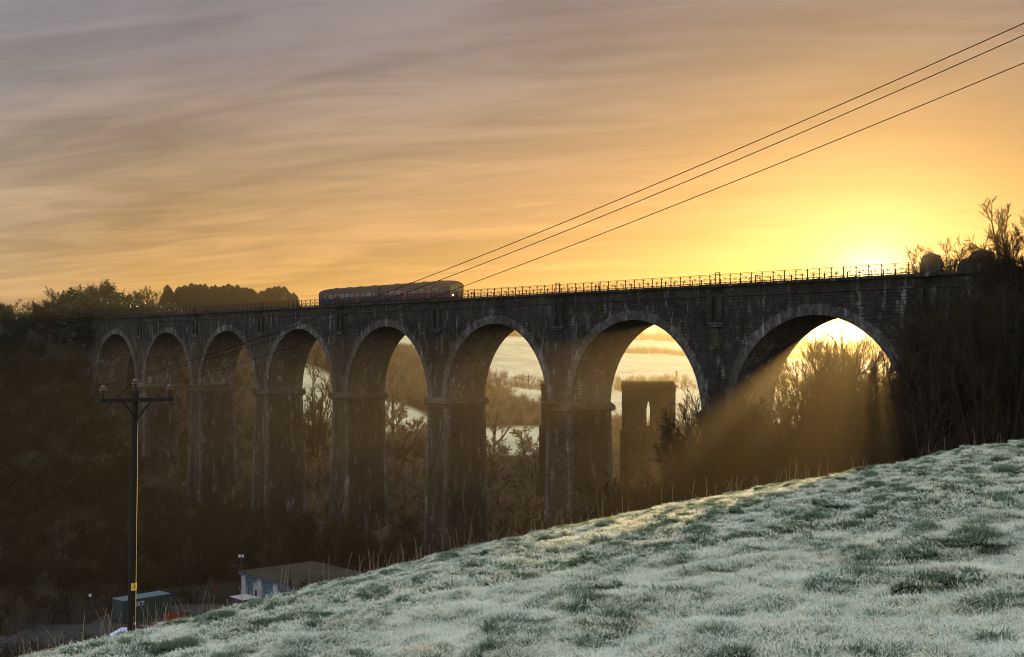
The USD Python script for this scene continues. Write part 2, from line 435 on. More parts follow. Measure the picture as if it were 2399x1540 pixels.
def ground_material():
    n = {'g': ('geometry', {}), 'a': ('attribute', {'attribute': 'cover'}),
         'n1': ('noise_texture', {'scale': 0.09, 'detail': 9.0, 'roughness': 0.75}), 'n2': ('noise_texture', {'scale': 1.3, 'detail': 4.0}),
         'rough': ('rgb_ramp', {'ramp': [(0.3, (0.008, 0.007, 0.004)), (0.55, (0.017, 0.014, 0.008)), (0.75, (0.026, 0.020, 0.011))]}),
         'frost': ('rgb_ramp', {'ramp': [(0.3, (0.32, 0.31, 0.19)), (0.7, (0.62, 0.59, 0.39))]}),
         'mx': ('mix', {}), 'b': ('bump', {'strength': 0.8, 'distance': 0.25}), 'p': ('principled_bsdf', {'roughness': 0.95, 'specular_ior_level': 0.1})}
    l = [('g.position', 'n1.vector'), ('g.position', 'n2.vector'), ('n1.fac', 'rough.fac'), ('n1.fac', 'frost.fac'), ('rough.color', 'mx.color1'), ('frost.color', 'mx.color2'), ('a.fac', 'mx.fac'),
         ('mx.color', 'p.base_color'), ('n2.fac', 'b.height'), ('b.normal', 'p.normal')]
    return mat('valley_ground', n, l)


def turf_material():
    n = {'g': ('geometry', {}), 'n1': ('noise_texture', {'scale': 1.6, 'detail': 8.0, 'roughness': 0.7}),
         'r': ('rgb_ramp', {'ramp': [(0.3, (0.035, 0.055, 0.022)), (0.5, (0.12, 0.16, 0.09)), (0.7, (0.32, 0.37, 0.29))]}),
         'p': ('principled_bsdf', {'roughness': 0.95, 'specular_ior_level': 0.1})}
    return mat('frosted_turf', n, [('g.position', 'n1.vector'), ('n1.fac', 'r.fac'), ('r.color', 'p.base_color')])


M['ground'], M['turf'] = ground_material(), turf_material()

# near sheet: the frosted field, tussocks and all, out to just past its brow
near_r = np.concatenate([np.geomspace(0.6, 4, 60), np.geomspace(4.03, 64, 440)])
near_a = np.radians(np.concatenate([np.arange(-75, -28, 2.0), np.arange(-28, 28.01, 0.13), np.arange(30, 76, 2.0)]))
v, f = polar_sheet(near_a, near_r, lambda X, Y: land(X, Y) + tussocks(X, Y) * smoothstep(70, 50, np.hypot(X, Y)))
obj('frosted_field', (v, f), M['turf'], smooth=True, kind='structure')
# far sheet: from the back of the field to the horizon
far_r = np.concatenate([np.linspace(62, 500, 260), np.geomspace(504, 3000, 90)])
far_a = np.radians(np.concatenate([np.arange(-75, -27, 1.5), np.arange(-27, 27.01, 0.22), np.arange(28.5, 76, 1.5)]))
v, f = polar_sheet(far_a, far_r, lambda X, Y: land(X, Y) - np.where(np.hypot(X, Y) < 66, 0.25, 0.0))
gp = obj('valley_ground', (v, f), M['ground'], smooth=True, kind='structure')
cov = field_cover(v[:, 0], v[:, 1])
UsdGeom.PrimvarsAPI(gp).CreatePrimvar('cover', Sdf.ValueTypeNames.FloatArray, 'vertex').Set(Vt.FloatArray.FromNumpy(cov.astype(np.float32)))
# behind the camera the hill simply goes on
A = np.radians(np.arange(74, 287, 4.0))
v, f = polar_sheet(A, np.geomspace(0.6, 400, 40), lambda X, Y: field_height(X, np.minimum(Y, 2.0)) * smoothstep(300, 40, np.hypot(X, Y)) + 6 * smoothstep(20, 300, np.hypot(X, Y)))
obj('hillside', (v, f), M['turf'], smooth=True, kind='structure')

# ------------------------------------------------------------------ the viaduct
# Its own frame: x runs along the line towards the right-hand (near) end, y goes away from the camera through the
# thickness, z is up from the level of the camera. The near end stands at x = 0, the far one at x = -232.
ROT = math.degrees(math.atan2(-U[1], -U[0]))
SPAN, NARCH, RAD, DEPTH, TOP, SPRING, CEN = 29.0, 8, 12.1, 7.8, 8.2, -7.3, -7.95
RING = 1.25
PIERX = [-SPAN * k for k in range(NARCH + 1)]
via = thing('viaduct', 'long grey stone railway viaduct of eight tall round arches striding across the wooded valley', 'viaduct', (V0[0], V0[1], 0), ROT)


def stones(rects, depth=(0.02, 0.075), joint=0.022, seed=1):
    """Rough faced stones laid on the plane y = 0 (x, z rectangles), their faces standing out towards -y."""
    r = np.asarray(rects, float)
    g = np.random.default_rng(seed)
    n = len(r)
    x0, x1, z0, z1 = r[:, 0] + joint / 2, r[:, 1] - joint / 2, r[:, 2] + joint / 2, r[:, 3] - joint / 2
    d = -g.uniform(*depth, (n, 4))
    c = np.minimum(0.03, 0.2 * np.minimum(x1 - x0, z1 - z0))
    jit = g.uniform(-0.012, 0.012, (n, 8))
    back = np.full(n, 0.02)
    v = np.stack([np.stack([x0, back, z0], 1), np.stack([x1, back, z0], 1), np.stack([x1, back, z1], 1), np.stack([x0, back, z1], 1),
                  np.stack([x0 + c + jit[:, 0], d[:, 0], z0 + c + jit[:, 1]], 1), np.stack([x1 - c + jit[:, 2], d[:, 1], z0 + c + jit[:, 3]], 1),
                  np.stack([x1 - c + jit[:, 4], d[:, 2], z1 - c + jit[:, 5]], 1), np.stack([x0 + c + jit[:, 6], d[:, 3], z1 - c + jit[:, 7]], 1)], 1)
    q = np.array([[4, 5, 6, 7], [0, 1, 5, 4], [1, 2, 6, 5], [2, 3, 7, 6], [3, 0, 4, 7]])
    f = (q[None] + 8 * np.arange(n)[:, None, None]).reshape(-1, 4)
    return v.reshape(-1, 3), np.vstack([f[:, [0, 1, 2]], f[:, [0, 2, 3]]])


def course(x0, x1, z0, z1, g, lo=0.5, hi=1.7):
    """Cuts one course into stones."""
    out, x = [], x0
    while x1 - x > 1e-3:
        w = g.uniform(lo, hi)
        if x1 - x - w < lo * 0.8:
            w = x1 - x
            if w > hi * 1.3:
                w *= g.uniform(0.4, 0.6)
        out.append((x, x + w, z0, z1))
        x += w
    return out


def courses(z0, z1, g, lo=0.28, hi=0.52):
    e = [z0]
    while z1 - e[-1] > hi * 1.2:
        e.append(e[-1] + g.uniform(lo, hi))
    return list(zip(e, e[1:] + [z1]))


XL, XR = PIERX[-1] - 9.0, 24.0          # the walls run on past the end piers
STR = TOP - 1.55                         # underside of the parapet band
# the body: spandrels and deck, pierced by the arches
outline = sg.box(XL, CEN, XR, STR - 0.02)
for k in range(NARCH):
    cx = -SPAN * (k + 0.5)
    th = np.linspace(0, np.pi, 65)
    outline = outline.difference(sg.Polygon(np.stack([cx + RAD * np.cos(th), CEN - 0.001 + RAD * np.sin(th)], 1)))
body = obj('spandrel_wall', prism(outline, 0.0, DEPTH), M['core'], via)
g = np.random.default_rng(3)
rects = []
for z0, z1 in courses(CEN, STR - 0.03, g):
    zm = 0.5 * (z0 + z1)
    cuts = []
    for k in range(NARCH):
        cx, rr = -SPAN * (k + 0.5), RAD + RING + 0.02
        if abs(zm - CEN) < rr:
            hw = math.sqrt(rr * rr - (zm - CEN) ** 2)
            cuts.append((cx - hw, cx + hw))
    for px in PIERX:                     # the shallow pilasters over the piers
        if zm > TOP - 5.4:
            cuts.append((px - 1.25, px + 1.25))
    cuts.sort()
    x = XL
    for a, b in cuts + [(XR, XR)]:
        if a - x > 0.12:
            rects += course(x, a, z0, z1, g)
        x = max(x, b)
obj('facing_stones', stones(rects, seed=4), M['rubble'], body, kind='stuff')

# arch rings of long thin voussoirs: the nearest three hundred or so one by one
allv = []
for k in range(NARCH):
    cx = -SPAN * (k + 0.5)
    n = 88
    e = np.linspace(0.02, np.pi - 0.02, n + 1)
    for i in range(n):
        allv.append((k, cx, e[i], e[i + 1]))


def voussoir(cx, a0, a1, g):
    gap = 0.0011
    a0, a1 = a0 + gap, a1 - gap
    r0, r1 = RAD - 0.03, RAD + RING + g.uniform(-0.16, 0.12)
    y = -g.uniform(0.035, 0.085)
    v = []
    for yy in (0.4, y):
        for a, r in ((a0, r0), (a1, r0), (a1, r1), (a0, r1)):
            v.append((cx + r * math.cos(a), yy, CEN + r * math.sin(a)))
    return np.array(v), np.vstack([BOXF[:, [0, 2, 1]], BOXF[:, [0, 3, 2]]])


g = np.random.default_rng(8)
single, rest = 0, {}
for k, cx, a0, a1 in allv:
    m = voussoir(cx, a0, a1, g)
    if single < 264 and k < 3:
        obj('voussoir', m, M['dressed'], via)
        single += 1
    else:
        rest.setdefault(k, []).append(m)
for k, ms in rest.items():
    obj('arch_ring', ms, M['dressed'], via, kind='stuff', label='far ring of thin wedge stones round an arch')

# the vaults: courses of stone lying along the barrel
for k in range(NARCH):
    cx = -SPAN * (k + 0.5)
    g = np.random.default_rng(40 + k)
    rects = []
    for z0, z1 in courses(0.0, RAD * math.pi, g, 0.3, 0.48):
        rects += course(0.45, DEPTH, z0, z1, g, 0.5, 1.3)
    v, f = stones(rects, (0.0, 0.035), 0.018, 60 + k)
    a, r = v[:, 2] / RAD, RAD + v[:, 1]
    obj('vault_stones', (np.stack([cx - r * np.cos(a), v[:, 0], CEN + r * np.sin(a)], 1), f), M['vault'], via, kind='stuff')

# parapet band, string course and coping
obj('string_course', bevel_box(XL, XR, -0.16, DEPTH + 0.16, STR - 0.01, STR + 0.24, 0.04), M['coping'], via)
obj('parapet_band', [box(XL, XR, 0.0, 0.5, STR + 0.24, TOP - 0.34), box(XL, XR, DEPTH - 0.5, DEPTH, STR + 0.24, TOP - 0.34)], M['core'], via)
g = np.random.default_rng(5)
rects = []
for z0, z1 in courses(STR + 0.25, TOP - 0.35, g, 0.24, 0.36):
    rects += course(XL, XR, z0, z1, g, 0.6, 1.5)
obj('band_stones', stones(rects, (0.01, 0.045), seed=6), M['coping'], via, kind='stuff')
x = XL
count = 0
while x < XR - 0.2:                       # coping slabs, each its own
    w = min(1.63, XR - x)
    obj('coping_slab', bevel_box(x + 0.008, x + w - 0.008, -0.34, 0.55, TOP - 0.34, TOP - 0.02 + 0.02 * rng.random(), 0.03), M['coping'], via)
    x += w
obj('coping', bevel_box(XL, XR, DEPTH - 0.5, DEPTH + 0.34, TOP - 0.34, TOP, 0.03), M['coping'], via)
obj('ballast_bed', box(XL, XR, 0.551, DEPTH - 0.501, TOP - 1.25, TOP - 0.92), M['ballast'], via)

# paired pilasters and their stepped corbels above every pier, carrying the refuges
for px in PIERX[:-1]:
    ms = []
    for dx in (-0.72, 0.72):
        ms.append(bevel_box(px + dx - 0.36, px + dx + 0.36, -0.42, 0.05, TOP - 4.6, STR - 0.02, 0.03))
    pil = obj('pilaster', ms, M['coping'], via)
    obj('corbel', [bevel_box(px - 1.2, px + 1.2, -0.34, 0.05, TOP - 4.95, TOP - 4.62, 0.05), bevel_box(px - 1.0, px + 1.0, -0.24, 0.05, TOP - 5.25, TOP - 4.97, 0.05)], M['dressed'], pil)
    obj('bracket_slab', bevel_box(px - 1.3, px + 1.3, -0.75, -0.345, TOP - 0.42, TOP - 0.02, 0.04), M['coping'], pil)
    obj('recess_back', box(px - 1.25, px + 1.25, -0.03, 0.02, TOP - 5.3, STR - 0.02), M['core'], pil)

# the piers
FOOT = {}
quoins_single = 0
for k, px in enumerate(PIERX):
    end = k in (0, NARCH)
    gx, gy = from_sw(-px, 0)
    zb = float(min(land(*from_sw(-px + a, w)) for a in (-3, 3) for w in (0, 8))) - 1.0
    FOOT[k] = zb
    half, zt = (SPAN - 2 * RAD) / 2, SPRING - 1.55       # shaft top, just under the impost
    bat = 1 / 46.0
    H = zt - zb
    hb, d0 = half + H * bat, H * bat
    if end:                                                # abutments: wider, the wall behind them
        xa, xb = (px - half, px + 20.0) if k == 0 else (px - 8.5, px + half)
        vv = np.array([[xa, 0, zb], [xb, 0, zb], [xb, DEPTH, zb], [xa, DEPTH, zb], [xa, 0, CEN - 0.003], [xb, 0, CEN - 0.003], [xb, DEPTH, CEN - 0.003], [xa, DEPTH, CEN - 0.003]], float)
        shaft = obj('abutment', arr((vv, BOXF)), M['core'], via)
    else:
        vv = np.array([[px - hb, -d0, zb], [px + hb, -d0, zb], [px + hb, DEPTH + d0, zb], [px - hb, DEPTH + d0, zb],
                       [px - half, 0, zt], [px + half, 0, zt], [px + half, DEPTH, zt], [px - half, DEPTH, zt]], float)
        shaft = obj('pier', arr((vv, BOXF)), M['core'], via)
    g = np.random.default_rng(100 + k)
    b = 0 if end else bat
    fr, sd, ls, qs = [], [], [], []
    z, alt = (CEN - 0.02 if end else zt), 0
    while z - zb > 0.3:
        h = g.uniform(0.30, 0.42)
        z0 = z - h
        e = b * (zt - (z + z0) / 2)
        x0, x1, y0, y1 = px - half - e, px + half + e, -e, DEPTH + e
        if end:
            x0, x1 = (px - half, px + 20.0) if k == 0 else (px - 8.5, px + half)
        qa, qb = (0.75, 0.42) if alt else (0.42, 0.75)
        alt ^= 1
        if end:
            fr += course(x0, x1, z0, z, g)
            sd += [(a0, a1, c0, c1) for a0, a1, c0, c1 in course(y0, y1, z0, z, g)]
        else:
            # corner stones, then two thinner courses of rubble between them
            for cx_, sx in ((x0, 1), (x1, -1)):
                qs.append((cx_, sx, y0, 1, qa, qb, z0, z))
            qs.append((x1, -1, y1, -1, qa, qb, z0, z))
            for c0, c1 in ((z0, z0 + h * 0.52), (z0 + h * 0.52, z)) if g.random() < 0.55 else ((z0, z),):
                fr += course(x0 + qa, x1 - qa, c0, c1, g)
                sd += course(y0 + qb, y1 - qb, c0, c1, g)
                ls += course(y0 + qb, y1 - qb, c0, c1, g)
        z = z0
    # front face
    v1, f1 = stones(fr, seed=200 + k)
    if not end:
        v1[:, 1] -= b * (zt - v1[:, 2])
    v2, f2 = stones(sd, seed=300 + k)
    right = (px + half + b * (zt - v2[:, 2])) if not end else np.full(len(v2), (px + half) if k else px + 20.0)
    v2 = np.stack([right - v2[:, 1], v2[:, 0], v2[:, 2]], 1)
    sets = [(v1, f1), (v2, f2)]
    if not end:
        v3, f3 = stones(ls, seed=400 + k)
        sets.append((np.stack([px - half - b * (zt - v3[:, 2]) + v3[:, 1], v3[:, 0], v3[:, 2]], 1), f3[:, ::-1]))
    obj('facing_stones', sets, M['rubble'], shaft, kind='stuff')
    loose = []
    for cx_, sx, cy, sy, qa, qb, z0, z1 in qs:
        o = g.uniform(0.03, 0.06)
        xs, ys = sorted((cx_ - sx * o, cx_ + sx * (qa - 0.02))), sorted((cy - sy * o, cy + sy * (qb - 0.02)))
        m = box(xs[0], xs[1], ys[0], ys[1], z0 + 0.012, z1 - 0.012)
        if k in (2, 3, 4) and quoins_single < 290 and z1 > -24 and sy == 1:
            obj('quoin', m, M['dressed'], shaft)
            quoins_single += 1
        else:
            loose.append(m)
    if loose:
        obj('quoins', loose, M['dressed'], shaft, kind='stuff')
    # impost: sloped top, bold roll, thin band below
    if not end:
        def slab(o, z0, z1, o2=None):
            o2 = o if o2 is None else o2
            vv = np.array([[px - half - o, -o, z0], [px + half + o, -o, z0], [px + half + o, DEPTH + o, z0], [px - half - o, DEPTH + o, z0],
                           [px - half - o2, -o2, z1], [px + half + o2, -o2, z1], [px + half + o2, DEPTH + o2, z1], [px - half - o2, DEPTH + o2, z1]], float)
            return arr((vv, BOXF))
        obj('impost', [slab(0.10, zt, zt + 0.3), slab(0.22, zt + 0.3, zt + 0.55, 0.50), slab(0.50, zt + 0.55, zt + 1.05), slab(0.50, zt + 1.05, zt + 1.55, 0.06)], M['impost'], shaft)

# stone pillars where the line meets the bank, with weathered caps
def pillar(x, y, wx, wy, h):
    m = [bevel_box(x - wx / 2 - 0.15, x + wx / 2 + 0.15, y - wy / 2, y + wy / 2, TOP - 0.3, TOP + h * 0.50, 0.03),
         bevel_box(x - wx / 2, x + wx / 2, y - wy / 2 + 0.03, y + wy / 2 - 0.03, TOP + h * 0.501, TOP + h * 0.70, 0.03)]
    p = obj('parapet_pillar', m, M['coping'], via)
    z0 = TOP + h * 0.701
    a, b_ = wx / 2 - 0.12, wy / 2 - 0.12
    vv = np.array([[x - a, y - b_, z0], [x + a, y - b_, z0], [x + a, y + b_, z0], [x - a, y + b_, z0], [x - a, y - b_, z0 + h * 0.12], [x + a, y - b_, z0 + h * 0.12], [x + a, y + b_, z0 + h * 0.12], [x - a, y + b_, z0 + h * 0.12], [x, y, z0 + h * 0.30]], float)
    ff = np.array([[0, 2, 1], [0, 3, 2], [0, 1, 5], [0, 5, 4], [1, 2, 6], [1, 6, 5], [2, 3, 7], [2, 7, 6], [3, 0, 4], [3, 4, 7], [4, 5, 8], [5, 6, 8], [6, 7, 8], [7, 4, 8]])
    obj('cap', (vv, ff), M['coping'], p)


pillar(0.2, 0.25, 1.75, 1.3, 2.15)
pillar(5.9, 0.25, 2.2, 1.3, 2.2)
pillar(0.2, DEPTH - 0.2, 1.75, 1.3, 2.0)
pillar(XL + 2.0, 0.25, 1.75, 1.3, 2.0)
obj('end_wall', bevel_box(7.1, 9.0, -0.3, 0.9, TOP - 0.01, TOP + 1.05, 0.1), M['coping'], via)

# ------------------------------------------------------------------ iron railing, one on each side of the line
def railing(y, name, label):
    r = thing(name, label, 'railing', (V0[0], V0[1], 0), ROT)
    bay, h = 1.63, 1.22
    x0, x1 = PIERX[-1] - 5.5, 9.0
    zb = TOP + 0.0
    nb = int((x1 - x0) / bay)
    rods, half_rings, rail_len = [], [], 0
    for i in range(nb + 1):
        x = x1 - i * bay
        ref = min(abs(x - p) for p in PIERX[1:-1]) < bay / 2 and x < -5
        t = 0.045
        obj('post', [box(x - t, x + t, y - t, y + t, zb, zb + h), box(x - t * 2, x + t * 2, y - 2 * t, y + 2 * t, zb + h * 0.80, zb + h * 0.86), box(x - 2 * t, x + 2 * t, y - 2 * t, y + 2 * t, zb, zb + 0.08)], M['iron'], r)
        if ref:                                   # a box frame where a refuge opens
            obj('refuge_frame', [box(x + 0.30, x + 0.40, y - 0.5, y - 0.4, zb, zb + h + 0.12), box(x - 0.40, x - 0.30, y - 0.5, y - 0.4, zb, zb + h + 0.12), box(x - 0.40, x + 0.40, y - 0.5, y - 0.4, zb + h + 0.12, zb + h + 0.2), box(x - 0.3, x + 0.3, y - 0.46, y - 0.42, zb + h - 0.12, zb + h - 0.05)], M['iron'], r)
        if i == nb:
            break
        c, zc_ = x - bay / 2, zb + h * 0.50
        a = np.linspace(0, 2 * np.pi, 13)
        obj('ring', tube(np.stack([c + 0.13 * np.cos(a), np.full(13, y), zc_ + 0.17 * np.sin(a)], 1), 0.036, 4), M['iron'], r)
        a = np.linspace(0, np.pi, 7)
        half_rings.append(tube(np.stack([c + 0.14 * np.cos(a), np.full(7, y), zb + 0.15 + 0.14 * np.sin(a)], 1), 0.022, 3))
        for dx, dz in ((-1, 0.88), (1, 0.88), (-1, 0.13), (1, 0.13)):
            rods.append(tube([(c + dx * 0.11, y, zc_ + (0.12 if dz > 0.5 else -0.12)), (c + dx * bay / 2, y, zb + h * dz)], 0.020, 3))
    obj('diagonal_rods', rods, M['iron'], r, kind='stuff')
    obj('half_rings', half_rings, M['iron'], r, kind='stuff')
    for hh, rr in ((h - 0.02, 0.032), (h * 0.86, 0.02), (h * 0.5, 0.022), (0.16, 0.045)):
        obj('rail', tube([(x0, y, zb + hh), (x1, y, zb + hh)], rr, 4), M['iron'], r)


railing(0.05, 'iron_railing', 'dark iron railing with ring ornaments along the near edge of the viaduct')
railing(DEPTH - 0.1, 'iron_railing', 'dark iron railing along the far edge of the viaduct, seen through the near one')

# the track
tr = thing('railway_track', 'double railway track on ballast along the top of the viaduct', 'railway track', (V0[0], V0[1], 0), ROT)
for yc in (2.2, 5.6):
    for dy in (-0.7525, 0.7525):
        obj('running_rail', box(XL, XR + 20, yc + dy - 0.035, yc + dy + 0.035, TOP - 0.81, TOP - 0.66), M['steel'], tr)
    obj('sleepers', [box(x - 0.12, x + 0.12, yc - 1.25, yc + 1.25, TOP - 0.93, TOP - 0.815) for x in np.arange(XL + 0.3, XR, 0.7)], M['timber'], tr, kind='stuff')

# ------------------------------------------------------------------ the two-car train
M['purple'] = plain('purple_paint', (0.016, 0.011, 0.022), 0.5, 0, 0.10, 0.15)
M['pink'] = plain('pink_door_paint', (0.075, 0.013, 0.02), 0.5, 0, 0.10, 0.12)
M['roof'] = plain('train_roof', (0.020, 0.018, 0.018), 0.8, 0, 0.08)
M['under'] = plain('underframe_grime', (0.012, 0.010, 0.009), 0.8)
M['cabyellow'] = plain('cab_yellow', (0.13, 0.085, 0.009), 0.4)
M['seat'] = plain('seat_cloth', (0.05, 0.05, 0.09), 0.9)
M['glass'] = mat('window_glass', {'t': ('transparent_bsdf', {'color': (0.90, 0.91, 0.88)}), 'g': ('glossy_bsdf', {'roughness': 0.03}), 'f': ('fresnel', {'IOR': 1.5}), 'mx': ('mix_closure', {})},
                 [('f.fac', 'mx.fac'), ('t.BSDF', 'mx.closure1'), ('g.BSDF', 'mx.closure2')], surface='mx.closure')
M['lamp'] = mat('lit_headlamp', {'e': ('emission', {'color': (1.0, 0.96, 0.85), 'strength': 7.0})}, [], surface='e.emission')

RAIL = TOP - 0.66
train = thing('train', 'dark purple two-car train with pink doors crossing the viaduct', 'train', (V0[0], V0[1], 0), ROT)
TY, TX = 2.2, -84.6                      # middle of the near track, right-hand end of the train


def carriage(xr, cab_right):
    L, hw = 19.9, 1.33
    z0, z1, z2 = RAIL + 0.98, RAIL + 2.98, RAIL + 3.78
    X = (lambda d: xr - d) if cab_right else (lambda d: xr - L + d)       # d runs from the cab end
    wins = [(1.95, 2.55, 1.75, 2.62), (3.3, 5.0, 1.75, 2.62), (7.05, 8.75, 1.75, 2.62), (9.0, 10.7, 1.75, 2.62), (10.95, 11.9, 1.75, 2.62), (13.75, 15.45, 1.75, 2.62), (15.7, 17.4, 1.75, 2.62), (18.1, 18.6, 1.75, 2.62)]
    doors = [(5.35, 6.75), (12.15, 13.5)]
    side = sg.box(*sorted((X(0.25), X(L)))[:1], z0, sorted((X(0.25), X(L)))[1], z1)
    for a, b, c, d in wins:
        xa, xb = sorted((X(a), X(b)))
        side = side.difference(sg.box(xa, RAIL + c, xb, RAIL + d).buffer(-0.08).buffer(0.08, 3))
    for a, b in doors:
        xa, xb = sorted((X(a), X(b)))
        side = side.difference(sg.box(xa, z0 + 0.02, xb, RAIL + 2.86))
    sides = [prism(side, TY - hw, TY - hw + 0.07), prism(side, TY + hw - 0.07, TY + hw)]
    body = obj('carriage', sides, M['purple'], train)
    # roof: a flattened curve, domed down towards the cab
    ds = np.array([0.0, 0.12, 0.35, 0.8, 1.6, 2.6, L])
    drop = np.array([0.50, 0.36, 0.22, 0.12, 0.05, 0.0, 0.0])
    a = np.linspace(0, np.pi, 13)
    rows = [np.stack([np.full(13, X(d)), TY - (hw + 0.01) * np.cos(a), z1 - (dr * 0.35) + (z2 - z1 - dr * 0.65) * np.sin(a) ** 0.72], 1) for d, dr in zip(ds, drop)]
    v = np.array(rows).reshape(-1, 3)
    i, j = np.meshgrid(np.arange(len(ds) - 1), np.arange(12), indexing='ij')
    q = np.stack([i * 13 + j, i * 13 + j + 1, (i + 1) * 13 + j + 1, (i + 1) * 13 + j], -1).reshape(-1, 4)
    top = obj('roof', [(v, q)], M['roof'], train, smooth=50)
    for d in (4.0, 8.3, 12.0, 16.4):
        obj('roof_vent', bevel_box(*sorted((X(d), X(d + 0.7))), TY - 0.4, TY + 0.4, z2 - 0.05, z2 + 0.07, 0.03), M['roof'], top)
    obj('cant_rail', [box(*sorted((X(0.3), X(L))), TY - hw - 0.02, TY - hw + 0.01, z1 - 0.10, z1 - 0.03)], M['seat'], body)
    for a_, b_, c, d in wins:
        xa, xb = sorted((X(a_), X(b_)))
        for yy in (TY - hw + 0.02, TY + hw - 0.035):
            obj('window_pane', box(xa, xb, yy, yy + 0.012, RAIL + c, RAIL + d), M['glass'], body)
        if b_ - a_ > 1.5:
            obj('window_bar', [box(xa, xb, TY - hw + 0.034, TY - hw + 0.06, RAIL + c + 0.60, RAIL + c + 0.65), box((xa + xb) / 2 - 0.03, (xa + xb) / 2 + 0.03, TY - hw + 0.034, TY - hw + 0.06, RAIL + c, RAIL + d)], M['under'], body)
    for a_, b_ in doors:
        xa, xb = sorted((X(a_), X(b_)))
        for yy in (TY - hw + 0.025, TY + hw - 0.07):
            m_ = (xa + xb) / 2
            pol = sg.box(xa + 0.02, z0 + 0.03, xb - 0.02, RAIL + 2.85)
            for s_ in (-1, 1):
                pol = pol.difference(sg.box(m_ + s_ * 0.33 - 0.2, RAIL + 1.7, m_ + s_ * 0.33 + 0.2, RAIL + 2.6))
            pol = pol.difference(sg.box(m_ - 0.008, z0, m_ + 0.008, RAIL + 2.9))
            dr_ = obj('door', prism(pol, yy, yy + 0.045), M['pink'], train)
            obj('door_pane', [box(m_ + s_ * 0.33 - 0.2, m_ + s_ * 0.33 + 0.2, yy + 0.012, yy + 0.022, RAIL + 1.7, RAIL + 2.6) for s_ in (-1, 1)], M['glass'], dr_)
    obj('floor', box(*sorted((X(0.3), X(L))), TY - hw + 0.072, TY + hw - 0.072, z0 - 0.1, z0 + 0.06), M['under'], train)
    seats = []
    for d in list(np.arange(3.0, 5.2, 1.7)) + list(np.arange(7.2, 11.9, 1.7)) + list(np.arange(13.9, 17.6, 1.7)):
        for yy in (TY - 1.2, TY + 0.3):
            seats.append(bevel_box(*sorted((X(d), X(d + 0.12))), yy, yy + 0.9, z0 + 0.065, z0 + 0.72 + 0.15 * rng.random(), 0.03))
    obj('seats', seats, M['seat'], train, kind='stuff')
    # running gear
    und = [bevel_box(*sorted((X(5.2), X(14.5))), TY - 1.15, TY + 1.15, RAIL + 0.32, z0 - 0.12, 0.05), box(*sorted((X(0.4), X(L))), TY - 1.25, TY + 1.25, z0 - 0.22, z0 - 0.101)]
    uf = obj('underframe', und, M['under'], train)
    for d in (1.7, 4.3, 15.5, 18.1):
        for yy in (-0.75, 0.75):
            w = lathe([(0.02, -0.07), (0.40, -0.07), (0.42, 0.0), (0.40, 0.06), (0.02, 0.06)], 18)[0]
            fc = lathe([(0.02, -0.07), (0.40, -0.07), (0.42, 0.0), (0.40, 0.06), (0.02, 0.06)], 18)[1]
            obj('wheel', (np.stack([X(d) + w[:, 0], TY + yy + w[:, 2], RAIL + 0.42 + w[:, 1]], 1), fc), M['under'], uf)
    for d in (3.0, 16.8):
        obj('bogie_frame', [box(*sorted((X(d - 1.7), X(d + 1.7))), TY + s_ * 1.0 - 0.06, TY + s_ * 1.0 + 0.06, RAIL + 0.35, RAIL + 0.62) for s_ in (-1, 1)], M['under'], uf)
    # cab end
    e = np.array([(-hw + 0.02, z0), (hw - 0.02, z0), (hw, z1 - 0.2), (hw * 0.80, z2 - 0.72), (0, z2 - 0.5), (-hw * 0.80, z2 - 0.72), (-hw, z1 - 0.2)])
    face = sg.Polygon(e)
    for a_, b_ in ((-1.05, -0.42), (-0.26, 0.26), (0.42, 1.05)):
        face = face.difference(sg.box(a_, RAIL + 1.95, b_, RAIL + 2.75))
    v, f = prism(face, 0, 0.1)
    sx = 1 if cab_right else -1
    v = np.stack([X(0.15) + sx * v[:, 1], TY + sx * v[:, 0], v[:, 2]], 1)
    cab = obj('cab_front', (v, f), M['cabyellow'], train)
    for a_, b_ in ((-1.05, -0.42), (-0.26, 0.26), (0.42, 1.05)):
        xa, xb = sorted((X(0.15) + sx * 0.03, X(0.15) + sx * 0.045))
        obj('windscreen', box(xa, xb, TY + a_, TY + b_, RAIL + 1.95, RAIL + 2.75), M['glass'], cab)
    xa, xb = sorted((X(0.15) + sx * 0.101, X(0.15) + sx * 0.16))
    obj('gangway_door', bevel_box(xa, xb, TY - 0.36, TY + 0.36, z0 + 0.05, RAIL + 1.9, 0.02), M['under'], cab)
    for yy in (-0.85, 0.85):
        ll = lathe([(0.001, 0), (0.07, 0), (0.08, 0.05), (0.001, 0.06)], 12)
        vv = np.stack([X(0.15) + sx * (0.101 + ll[0][:, 2]), TY + yy + ll[0][:, 0], RAIL + 1.35 + ll[0][:, 1]], 1)
        obj('headlight', (vv, ll[1]), M['lamp'] if (cab_right and yy < 0) else M['steel'], cab)
    xa, xb = sorted((X(0.1), X(0.1) + sx * 0.5))
    obj('coupler', bevel_box(xa, xb, TY - 0.2, TY + 0.2, RAIL + 0.7, RAIL + 0.95, 0.04), M['under'], uf)


carriage(TX, True)
carriage(TX - 20.3, False)
obj('gangway', bevel_box(TX - 20.42, TX - 19.78, TY - 0.55, TY + 0.55, RAIL + 0.9, RAIL + 3.1, 0.04), M['under'], train)

